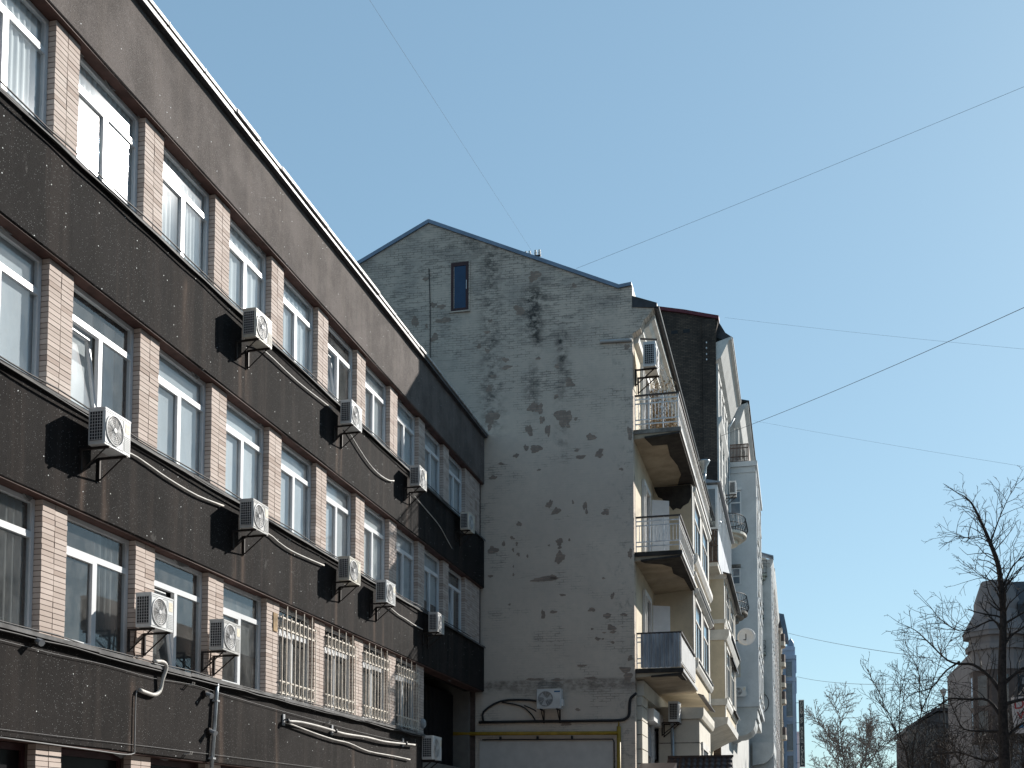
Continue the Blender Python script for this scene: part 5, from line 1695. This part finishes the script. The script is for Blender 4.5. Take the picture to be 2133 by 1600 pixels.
h5 = far_house('pale grey house with mossy balconies on the wall that faces the camera', -14, -2.30, 119, 131, 29.2, M['grey_house2'], 6, 4, 0.3, M['grey_house'])
MB().prism_y([(-4.6, 29.25), (-2.0, 29.25), (-2.0, 29.4), (-3.3, 30.5), (-4.6, 30.9)], 122, 131).build('attic', M['beige_house'], h5, fix=True)
MB().prism_y([(-3.75, 29.9), (-1.95, 29.3), (-1.95, 29.22), (-3.75, 29.8)], 117.6, 119.4).build('canopy', M['roof_blue'], h5, fix=True)
def cam_balcony(parent, x0, x1, y, z, h, slab, rail, fancy=True, depth=0.9):
    b = MB()
    b.box(x0, x1, y - depth, y - 0.001, z - 0.18, z)
    b.box(x0 + 0.1, x1 - 0.2, y - depth * 0.7, y - 0.001, z - 0.5, z - 0.181)
    b.box(x0 + 0.15, x1 - 0.4, y - depth * 0.4, y - 0.001, z - 0.9, z - 0.501)
    bo_ = b.build('balcony', slab, parent)
    rl = MB()
    for zz_ in (0.08, h * 0.55, h):
        rl.box(x0, x1, y - depth, y - depth + 0.03, z + zz_, z + zz_ + 0.04)
        rl.box(x1 - 0.03, x1, y - depth + 0.031, y - 0.01, z + zz_, z + zz_ + 0.04)
    nn = 9
    for i in range(nn):
        x = x0 + 0.02 + (x1 - x0 - 0.06) * i / (nn - 1)
        rl.box(x, x + 0.022, y - depth + 0.031, y - depth + 0.05, z, z + h)
    if fancy:
        for i in range(3):
            xc = x0 + (x1 - x0) * (i + 0.5) / 3
            rl.tube([(xc + 0.16 * math.cos(a * math.pi / 5), y - depth - 0.02, z + h * 0.5 + 0.22 * math.sin(a * math.pi / 5)) for a in range(11)], 0.018, 4)
    tag(rl.build('railing', rail, bo_), kind='stuff')
    return bo_
cam_balcony(h5, -3.85, -2.62, 119, 27.6, 1.35, M['stone_green'], M['iron'], False)
cam_balcony(h5, -3.95, -3.0, 119, 23.3, 1.3, M['stone_green'], M['iron'])
cam_balcony(h5, -3.95, -2.85, 119, 19.6, 1.2, M['stone_green'], M['iron'])
cam_balcony(h5, -3.95, -3.0, 119, 15.6, 1.6, M['stone_green'], M['stone_green'], False)
cam_window(h5, -3.75, -3.35, 118.99, 24.9, 25.9, M['slab'])
copy_tree(ac0, (-3.4, 118.9, 27.65), -math.pi / 2, 1.5, 'air conditioner on the topmost mossy balcony of the pale grey house')
ring = MB().tube([(-3.4 + 0.75 * math.cos(a * math.pi / 8), 118.6, 14.6 + 1.0 * math.sin(a * math.pi / 8)) for a in range(17)], 0.045, 5)
ring.build('iron_ring', M['iron'], h5)
bq = MB()
bq.prism_y([(-4.3, 10.6), (-2.2, 10.6), (-2.2, 10.2)] + [(-3.7 + 1.5 * math.cos(R(a)), 10.0 - 1.6 * math.sin(R(a))) for a in range(10, 91, 10)] + [(-4.3, 8.3)], 118.2, 131)
bq.build('bow_corbel', M['grey_house2'], h5, fix=True)
h6 = far_house('dusty pink house with tall white framed windows beyond the grey one', -14, -2.28, 131.3, 163, 31.0, M['pink_house'], 6, 7, 0.25, M['white_house'])
h7 = far_house('beige stone house with many balconies and a dark pointed turret roof', -14, -1.98, 163.4, 178, 29.8, M['beige_house'], 6, 4, 0.3)
MB().prism_y([(-6, 29.85), (-1.95, 29.85), (-1.75, 30.3), (-2.3, 33.0), (-2.4, 36.6), (-6, 36.9)], 165, 172).build('turret_roof', M['roof_dark'], h7, fix=True)
MB().prism_y([(-4, 29.8), (-0.9, 29.85), (-1.1, 31.2), (-1.5, 33.4), (-4, 34)], 172.2, 178).build('turret_roof', M['roof_blue'], h7, fix=True)
for z in (28.2, 25.3, 22.4, 20.1, 15.1):
    b = MB()
    b.prism_z([(-1.98, 164.5), (-1.45, 164.7), (-1.3, 165.6), (-1.3, 166.6), (-1.45, 167.5), (-1.98, 167.7)], z - 0.6, z)
    bo_ = b.build('balcony', M['beige_house'], h7, fix=True)
    MB().prism_z([(-1.98, 164.6), (-1.47, 164.8), (-1.34, 165.6), (-1.34, 166.6), (-1.47, 167.4), (-1.98, 167.6)], z + 0.002, z + 1.1).build('railing', M['brown_stone'], bo_, fix=True)
h8 = thing('corner_building', 'pale blue building with stacked cornices closing the row of houses', 'building', (-1, 184, 0), 'houses along the far street')
MB().box(-9, -0.12, 180, 196, 0, 29.9).build('wall', M['blue_house'], h8)
c = MB()
for z, o in ((27.9, 0.3), (29.2, 0.12), (24.5, 0.28), (18.4, 0.1)):
    c.box(-9.1, -0.12 + o, 180 - o, 196 + o, z, z + 0.55)
for x in (-1.85, -0.50):
    c.box(x, x + 0.42, 179.8, 179.998, 0, 27.8)
c.box(-0.119, 0.05, 180.2, 182.0, 0, 27.8)
c.build('cornice', M['blue_house'], h8)
for z0, z1 in ((25.3, 27.5), (19.2, 24.2), (14.0, 18.0), (9.5, 13.2), (4, 8.8)):
    f = MB().box(-1.42, -0.51, 179.93, 179.998, z0 - 0.15, z0).build('window', M['white_house'], h8)
    MB().box(-1.40, -0.52, 179.96, 179.996, z0, z1).build('pane', M['blue_glass'], f)
MB().lathe([(0.0, 1.6), (0.10, 1.3), (0.45, 0.9), (0.55, 0.4), (0.5, 0)], (-0.65, 181.5, 29.9), 'Z', 12).build('dome', M['roof_blue'], h8, smooth=True)
far_house('low pink gabled house just behind the hotel sign', -3, 0.35, 200, 215, 18.5, M['pink_house'], 4, 3, 0.2)
# hotel sign
hs = thing('hotel_sign', 'tall narrow dark hotel sign with vertical pale letters hanging over the street', 'sign', (0.78, 178, 11.4))
MB().box(0.42, 1.14, 178.0, 178.35, 11.45, 21.3).build('board', M['sign_dark'], hs)
MB().box(0.38, 1.18, 177.97, 178.38, 21.305, 21.42).build('frame', M['rail'], hs)
MB().box(0.38, 1.18, 177.97, 178.38, 11.33, 11.445).build('frame', M['rail'], hs)
for x in (0.38, 1.145):
    MB().box(x, x + 0.035, 177.97, 178.38, 11.45, 21.3).build('frame', M['rail'], hs)
for z in (21.0, 18.0, 14.8, 12.0):
    MB().tube([(-0.1, 178.2, z), (0.42, 178.2, z)], 0.04, 5).build('bracket', M['iron'], hs)
txt = "ПРЕМ'ЄР ПАЛАЦ ГОТЕЛЬ"
step = 9.5 / len(txt)
for i, chh in enumerate(txt):
    if chh == ' ':
        continue
    text_mesh('letter', chh, 0.56, M['sign_letter'], hs, (0.78, 177.985, 21.15 - step * (i + 1) + 0.05), (math.pi / 2, 0, 0), 'CENTER')

# ------------------------------------------------------------------ right side of the street
mh = thing('mansard_building', 'shaded lilac stone corner building with an octagonal turret on the right', 'building', (17, 98, 0), 'buildings on the right')
MB().box(14.2, 30, 90, 118, 0, 16.6).build('wall', M['lilac_stone'], mh)
def octo(cx, cy, r):
    return [(cx + r * math.cos(R(22.5 + 45 * i)), cy + r * math.sin(R(22.5 + 45 * i))) for i in range(8)]
ox, oy = 14.5, 91.0
t_ = MB()
t_.prism_z(octo(ox, oy, 2.15), 0, 7.9)
t_.build('turret_base', M['lilac_stone'], mh)
t_ = MB()
t_.prism_z(octo(ox, oy, 2.0), 7.9, 15.0)
t_.build('turret_shaft', M['brown_stone'], mh)
t_ = MB()
t_.prism_z(octo(ox, oy, 2.05), 13.4, 15.9)
t_.prism_z(octo(ox, oy, 2.45), 15.9, 16.24)
t_.prism_z(octo(ox, oy, 2.3), 14.9, 15.3)
t_.build('turret_cornice', M['lilac_stone'], mh)
MB().prism_z(octo(ox, oy, 2.2), 7.5, 7.95).build('turret_cornice', M['lilac_stone'], mh)
t_ = MB()
a, b = octo(ox, oy, 2.35), octo(ox, oy, 1.5)
n = 8
rings = [octo(ox, oy, 2.55), octo(ox, oy, 1.62), octo(ox, oy, 1.62), octo(ox, oy, 1.08)]
t_.add([(x, y, z) for ring, z in zip(rings, (16.25, 17.9, 18.55, 20.1)) for x, y in ring],
       [(k * 8 + i, k * 8 + (i + 1) % 8, k * 8 + 8 + (i + 1) % 8, k * 8 + 8 + i) for k in range(3) for i in range(8)] + [tuple(24 + i for i in range(8)), tuple(7 - i for i in range(8))])
t_.build('turret_roof', M['lilac_stone'], mh)
MB().prism_x([(89.6, 16.61), (118.3, 16.61), (118.3, 18), (95, 20.5), (92.2, 20.3), (90.0, 18.2)], 15.8, 30.2).build('mansard', M['roof_dark'], mh, fix=True)
c = MB()
c.box(14.3, 30.2, 89.55, 89.998, 15.9, 16.6)
c.box(14.3, 30.2, 89.75, 89.997, 12.3, 12.8)
c.box(16.2, 30.2, 89.35, 91.5, 18.15, 18.4)
c.build('cornice', M['lilac_stone'], mh)
for x in (17.2, 18.9, 20.6, 22.3):
    for z in (3.5, 7.0, 10.2, 13.3):
        cam_window(mh, x, x + 1.0, 89.99, z, z + 2.0, M['brown_stone'], M['glass_dark'] if z < 13 else M['blue_glass'], 0.12)
for z0, z1 in ((13.7, 14.7), (8.6, 10.4), (10.8, 13.0)):
    for i in range(8):
        aa = R(45 * i)
        u = Vector((math.cos(aa), math.sin(aa), 0))
        if u.y > 0.3:
            continue
        v = Vector((-u.y, u.x, 0))
        cc = Vector((ox, oy, 0)) + u * (2.0 * math.cos(R(22.5)) + 0.008)
        q = MB()
        pts = [cc - v * 0.38, cc + v * 0.38]
        q.add([pts[0] + Vector((0, 0, z0)), pts[1] + Vector((0, 0, z0)), pts[1] + Vector((0, 0, z1)), pts[0] + Vector((0, 0, z1))] + [pts[0] - u * .05 + Vector((0, 0, z0)), pts[1] - u * .05 + Vector((0, 0, z0)), pts[1] - u * .05 + Vector((0, 0, z1)), pts[0] - u * .05 + Vector((0, 0, z1))],
              [(0, 1, 2, 3), (0, 4, 5, 1), (1, 5, 6, 2), (2, 6, 7, 3), (3, 7, 4, 0)])
        q.build('window', M['glass_dark'], mh)
lb = thing('low_house', 'low dark house with a sloping roof behind the bare trees', 'building', (17, 145, 0), 'buildings on the right')
MB().prism_y([(12.4, 0), (26, 0), (26, 15.0), (19, 15.2), (15.6, 15.3), (12.4, 13.3)], 140, 156).build('wall', M['slate_wall'], lb, fix=True)
MB().prism_y([(12.2, 13.3), (15.6, 15.45), (26, 15.3), (26, 15.6), (15.5, 15.8), (12.1, 13.6)], 139.5, 156.2).build('roof', M['roof_dark'], lb, fix=True)
for x in (13.3, 15.0, 16.7, 18.4):
    for z in (3.5, 6.8, 10.0):
        cam_window(lb, x, x + 0.9, 139.99, z, z + 1.8, M['brown_stone'], M['glass_dark'], 0.1)
for x in (16.4, 18.2):
    MB().box(x, x + 0.8, 143, 144, 15.5, 16.6).build('chimney', M['beige_house'], lb)
# printed board at the right edge
db = thing('shop_board', 'pale hanging board with red lettering at the right edge behind the tree', 'sign', (10.3, 55, 5.2))
MB().prism_y([(9.27, 7.58), (11.6, 7.80), (11.65, 6.2), (9.34, 5.95)], 55, 55.06).build('board', M['sign_pale'], db, fix=True)
for tx, sz, x, z, mt in (("Dat", 0.62, 9.36, 7.06, 'sign_red'), ("W", 0.52, 9.50, 6.58, 'sign_red')):
    text_mesh('lettering', tx, sz, M[mt], db, (x, 54.985, z), (math.pi / 2, R(-4), 0))
MB().box(9.46, 9.75, 54.985, 54.998, 6.22, 6.36).build('emblem', M['sticker_blue'], db)
MB().tube([(10.6, 55.03, 7.6), (10.6, 55.03, 9.0), (14, 56, 9.0)], 0.04, 6).build('bracket', M['iron'], db)
# street lamp
sl_ = thing('street_lamp', 'old street lamp with a pale globe among the bare branches', 'lamp', (8.2, 70, 0.13))
MB().tube([(8.2, 70, 0.13), (8.2, 70, 3), (8.2, 70, 9.4)], [0.11, 0.08, 0.05], 8).build('post', M['iron'], sl_)
MB().lathe([(0.0, -0.02), (0.08, 0.0), (0.12, 0.10), (0.17, 0.30), (0.19, 0.34), (0.07, 0.42), (0, 0.48)], (8.2, 70, 9.4), 'Z', 12).build('lamp_head', M['lamp_grey'], sl_, smooth=True)

# a row of buildings across the street that the windows mirror
for y0, y1, h_, lab, mt in ((-30, -6, 16.5, 'five storey beige house across the street, seen only mirrored in the office windows', 'beige_house'), (-5.5, 22, 18.3, 'long ivory house across the street, mirrored in the lower office windows', 'ivory'), (23, 47, 17.0, 'grey house across the street, mirrored in the far office windows', 'grey_house2')):
    h = thing('facing_house', lab, 'building', (18, (y0 + y1) / 2, 0), 'houses across the street')
    MB().box(15, 26, y0, y1, 0, h_).build('wall', M[mt], h)
    MB().box(14.7, 26.2, y0 - 0.1, y1 + 0.1, h_ + 0.002, h_ + 0.4).build('roof', M['roof_dark'], h)
    y = y0 + 1.2
    w0 = None
    while y < y1 - 2:
        for z in (1.0, 4.4, 7.8, 11.2):
            if w0 is None:
                w0 = MB().box(14.94, 14.998, y, y + 1.3, z, z + 2.1).build('window', M['glass_dark'], h)
            else:
                put(w0, h, (14.969, y + 0.65, z))
        y += 2.9

# ------------------------------------------------------------------ bare trees
def side_dir(rnd, d, ang):
    ax = Vector((rnd.gauss(0, 1), rnd.gauss(0, 1), rnd.gauss(0, 1))).cross(d)
    while ax.length < 1e-3:
        ax = Vector((rnd.gauss(0, 1), rnd.gauss(0, 1), rnd.gauss(0, 1))).cross(d)
    return (Matrix.Rotation(ang, 3, ax.normalized()) @ d).normalized()

def twig(mb, rnd, p, d, l, r, lev, tr, curl):
    """a wandering shoot with alternate side shoots, thinner each time"""
    segs = max(3, int(l / 0.22)) if lev else max(2, int(l / 0.2))
    segs = min(segs, 9)
    pts = [p.copy()]
    q, dd = p.copy(), d.copy()
    for i in range(segs):
        dd = (dd + Vector((rnd.gauss(0, curl), rnd.gauss(0, curl), rnd.gauss(0, curl) + 0.035))).normalized()
        q = q + dd * (l / segs)
        pts.append(q.copy())
    mb.tube(pts, max(r, tr), 4 if r > 0.03 else 3, max(r * 0.4, tr * 0.8), cap=False)
    if lev <= 0:
        return
    n = max(2, int(l / (0.20 + 0.11 * lev)) )
    n = min(n, 8)
    for i in range(n):
        t_ = 0.22 + 0.78 * (i + rnd.random()) / n
        k = min(int(t_ * segs), segs - 1)
        bp = pts[k].lerp(pts[k + 1], min(1, t_ * segs - k))
        bd = (pts[k + 1] - pts[k]).normalized()
        nd_ = side_dir(rnd, bd, rnd.uniform(0.55, 1.15))
        twig(mb, rnd, bp, nd_, l * rnd.uniform(0.30, 0.62) * (1.12 - 0.45 * t_), r * 0.45, lev - 1, tr, curl)

def make_tree(label, limbs, seed, tr, y, every=0.55, lev=1, tl=1.0, bark='bark', curl=0.16):
    """limbs: (points in 3-D, radius at the root, radius at the tip); the first one is the trunk"""
    rnd = random.Random(seed)
    root = thing('bare_tree', label, 'tree', (limbs[0][0][0][0], y, 0.13), 'bare street trees')
    tb, cb, tw = MB(), MB(), MB()
    for li, (pts, r0, r1) in enumerate(limbs):
        pts = smooth_path(pts, 3)
        m = len(pts)
        rs = [r0 + (r1 - r0) * (i / (m - 1)) ** 0.6 for i in range(m)]
        (tb if li == 0 else cb).tube(pts, rs, 9 if li == 0 else 6, cap=False)
        acc = 0
        for i in range(m - 1):
            sl_ = (pts[i + 1] - pts[i]).length
            acc += sl_
            start = 0.45 if li == 0 else 0.12
            while acc > every:
                acc -= every * rnd.uniform(0.7, 1.3)
                t_ = (i + rnd.random()) / (m - 1)
                if t_ < start:
                    continue
                p = pts[i].lerp(pts[i + 1], rnd.random())
                d = (pts[i + 1] - pts[i]).normalized()
                nd_ = (side_dir(rnd, d, rnd.uniform(0.7, 1.25)) + Vector((0, 0, 0.25))).normalized()
                twig(tw, rnd, p, nd_, tl * rnd.uniform(0.55, 1.25) * (1.2 - 0.6 * t_), max(rs[i] * 0.30, tr * 1.8), lev, tr, curl)
        d = (pts[-1] - pts[-2]).normalized()
        twig(tw, rnd, pts[-1], d, tl * 0.6, r1, lev, tr, curl)
    tb.build('trunk', M[bark], root, smooth=True)
    if cb.v:
        tag(cb.build('branches', M[bark], root, smooth=True), kind='stuff')
    tag(tw.build('crown', M[bark], root), kind='stuff')
    return root

L = [([(6.80, 0.1), (6.80, 2.16), (6.82, 3.94), (6.81, 5.41), (6.82, 7.04), (6.90, 8.68), (6.89, 9.51), (6.80, 10.68), (6.55, 11.52), (6.30, 12.21), (6.01, 12.90), (5.75, 13.2)], 0.27, 0.022),
     ([(6.83, 6.22), (6.47, 6.89), (5.94, 7.32), (5.48, 7.45), (5.10, 7.60), (4.65, 8.11), (4.19, 8.63), (3.88, 8.90)], 0.11, 0.014),
     ([(5.48, 7.45), (5.01, 7.10), (4.53, 6.62), (3.98, 6.39), (3.58, 6.15)], 0.055, 0.012),
     ([(6.81, 5.41), (6.37, 6.07), (5.76, 6.20), (5.15, 6.24), (4.67, 5.95), (3.88, 5.56)], 0.095, 0.014),
     ([(6.89, 8.35), (6.60, 8.86), (6.13, 8.72), (5.51, 8.54), (4.90, 8.94), (4.60, 9.37)], 0.065, 0.012),
     ([(6.88, 5.08), (6.19, 5.01), (5.58, 5.10), (5.36, 5.60), (5.22, 6.02)], 0.075, 0.016),
     ([(6.91, 8.02), (7.19, 8.34), (7.58, 8.65), (8.2, 9.1)], 0.10, 0.02),
     ([(6.55, 11.52), (6.93, 12.50), (7.33, 13.31)], 0.05, 0.010),
     ([(6.88, 6.71), (7.46, 7.10), (7.9, 7.25), (8.6, 7.8)], 0.11, 0.02),
     ([(6.82, 4.75), (7.41, 5.23), (7.97, 5.54), (8.6, 6.0)], 0.10, 0.02),
     ([(6.87, 9.84), (7.26, 10.65), (7.73, 11.12), (8.1, 11.9)], 0.06, 0.012),
     ([(6.89, 9.6), (6.6, 10.1), (6.2, 10.2), (5.7, 10.45)], 0.035, 0.010),
     ([(6.6, 11.4), (6.2, 11.6), (5.8, 11.55), (5.3, 11.75)], 0.026, 0.009),
     ([(6.81, 5.9), (7.3, 6.1), (8.1, 6.2), (8.6, 6.3)], 0.12, 0.03),
     ([(6.85, 4.2), (6.3, 4.0), (5.4, 4.35), (4.7, 4.3)], 0.08, 0.02)]
rnd = random.Random(77)
L3 = []
for li, (pts2, r0, r1) in enumerate(L):
    dr_ = 0 if li == 0 else rnd.uniform(-1.5, 1.5)
    L3.append(([Vector((x, 42 + dr_ * i / len(pts2), z + (0 if li == 0 else rnd.uniform(-.05, .05)))) for i, (x, z) in enumerate(pts2)], r0 * (1.05 if li == 0 else 0.8), r1 * 0.9))
make_tree('largest bare tree on the right with a tall leaning leader', L3, 5, 0.0068, 42, 0.125, 2, 1.4, 'bark', 0.15)

def auto_tree(label, x, y, h, seed, r, spread, tr, forks=3, first=0.33, bark='bark', every=0.6, tl=1.3, lev=2):
    rnd = random.Random(seed)
    limbs = []
    base = Vector((x, y, 0.1))
    def limb(p, d, l, r, lev_):
        n = 5
        pts = [p.copy()]
        q, dd = p.copy(), d.copy()
        for i in range(n):
            dd = (dd + Vector((rnd.gauss(0, .11), rnd.gauss(0, .11), rnd.gauss(0, .06) + 0.05))).normalized()
            q = q + dd * (l / n)
            pts.append(q.copy())
        limbs.append((pts, r, r * (0.6 if lev_ == 3 else 0.35)))
        if lev_ == 0:
            return
        for f in range(forks if lev_ == 3 else rnd.choice((2, 3))):
            k = n if f < 2 else rnd.randrange(2, n)
            ang = rnd.uniform(0.25, 0.62) * spread if f else rnd.uniform(0.12, 0.40) * spread
            limb(pts[k], side_dir(rnd, dd, ang), l * rnd.uniform(0.55, 0.85) * (1.15 if lev_ == 3 else 1), r * rnd.uniform(0.5, 0.66), lev_ - 1)
    limb(base, Vector((rnd.uniform(-.06, .06), 0, 1)), h * first, r, 3)
    make_tree(label, limbs, seed, tr, y, every, lev, tl, bark, 0.17)

auto_tree('slender bare tree in front of the low dark house', 7.2, 74.0, 12.2, 21, 0.15, 0.8, 0.011, 3, 0.38, 'bark', 0.34, 1.4, 2)
auto_tree('bare tree with pale twigs left of the low dark house', 6.0, 84.0, 9.6, 22, 0.13, 1.0, 0.013, 3, 0.36, 'bark_hazed', 0.34, 1.3, 2)
auto_tree('rounded pale bare tree in the distance beside the hotel sign', 3.0, 120.0, 17.2, 23, 0.22, 1.2, 0.020, 3, 0.30, 'bark_hazed', 0.22, 1.7, 2)
auto_tree('rounded pale bare tree in the distance, right half of the pair', 5.2, 123.0, 17.0, 28, 0.22, 1.2, 0.020, 3, 0.30, 'bark_hazed', 0.22, 1.7, 2)
auto_tree('dark bare tree crowding the foot of the turret building', 9.5, 66.0, 9.0, 25, 0.17, 1.0, 0.012, 3, 0.33, 'bark', 0.24, 1.3, 2)
auto_tree('small dark bare tree between the low house and the turret', 8.3, 88.0, 11.0, 26, 0.15, 0.9, 0.013, 3, 0.36, 'bark', 0.28, 1.4, 2)
auto_tree('low dark bare tree in front of the low house at the bottom edge', 7.6, 68.0, 6.6, 29, 0.14, 1.1, 0.012, 3, 0.34, 'bark', 0.26, 1.1, 2)
auto_tree('dark bare tree at the right edge beneath the hanging board', 10.6, 62.0, 8.6, 31, 0.16, 1.0, 0.012, 3, 0.33, 'bark', 0.24, 1.2, 2)
auto_tree('dark bare tree right behind the trunk of the largest tree', 8.0, 52.0, 7.2, 33, 0.13, 1.0, 0.010, 3, 0.36, 'bark', 0.26, 1.1, 2)

# ------------------------------------------------------------------ wires over the street
def wire(label, a, b, sag, r):
    a, b = Vector(a), Vector(b)
    pts = [a.lerp(b, i / 16) - Vector((0, 0, sag * 4 * (i / 16) * (1 - i / 16))) for i in range(17)]
    tag(MB().tube(pts, r, 4).build('overhead_wire', M['wire']), label, 'wire', 'overhead wires')
def beyond(a, b, k):
    a, b = Vector(a), Vector(b)
    return a + (b - a) * k
wire('thickest overhead wire, climbing from the tall white house to the right edge', (-4.5, 75.0, 27.3), beyond((-4.5, 75, 27.3), (8.43, 45, 21.12), 1.25), 0.25, 0.0135)
wire('overhead wire rising from the old house roof to the upper right', (-6.73, 36.2, 19.98), beyond((-6.73, 36.2, 19.98), (5.77, 30, 20.19), 1.3), 0.05, 0.0045)
wire('faint wire from the roof insulators up to the top of the picture', (-8.23, 36.4, 20.8), beyond((-8.23, 36.4, 20.8), (-5.8, 15, 13.57), 1.3), 0.0, 0.0022)
wire('faint high wire from the dark gable towards the right edge', (-4.1, 75, 35.2), beyond((-4.1, 75, 35.2), (11.17, 60, 25.37), 1.2), 0.1, 0.0045)
wire('faint wire from the far eave sloping down to the right edge', (-3.12, 100, 37.0), beyond((-3.12, 100, 37.0), (12.84, 70, 22.47), 1.2), 0.1, 0.0055)
wire('wire from the turret roofed house into the big bare tree', (-0.9, 170, 30.2), beyond((-0.9, 170, 30.2), (10.85, 100, 16.0), 1.1), 0.3, 0.022)
wire('lower sagging wire from the blue building to the bare trees', (0.1, 180, 25.2), beyond((0.1, 180, 25.2), (9.6, 110, 15.2), 1.1), 0.5, 0.022)

# ------------------------------------------------------------------ unseen houses added behind the camera to cut skylight on the gable
for x0, x1, y0, y1, h_, lab, mt in ((-24, -9.8, -39, 3.4, 22.0, 'unseen brown block added on the left behind the camera to darken the gable', 'brown_stone'), (-24, 26, -62, -40, 29.0, 'unseen lilac block added across the street behind the camera to darken the gable', 'lilac_stone')):
    h = thing('added_sky_block', lab, 'building', ((x0 + x1) / 2, (y0 + y1) / 2, 0), 'unseen blocks added behind the camera to darken the gable')
    MB().box(x0, x1, y0, y1, 0, h_).build('wall', M[mt], h)
    MB().box(x0 - 0.1, x1 + 0.2, y0 - 0.1, y1 + 0.2, h_ + 0.002, h_ + 0.4).build('roof', M['roof_dark'], h)
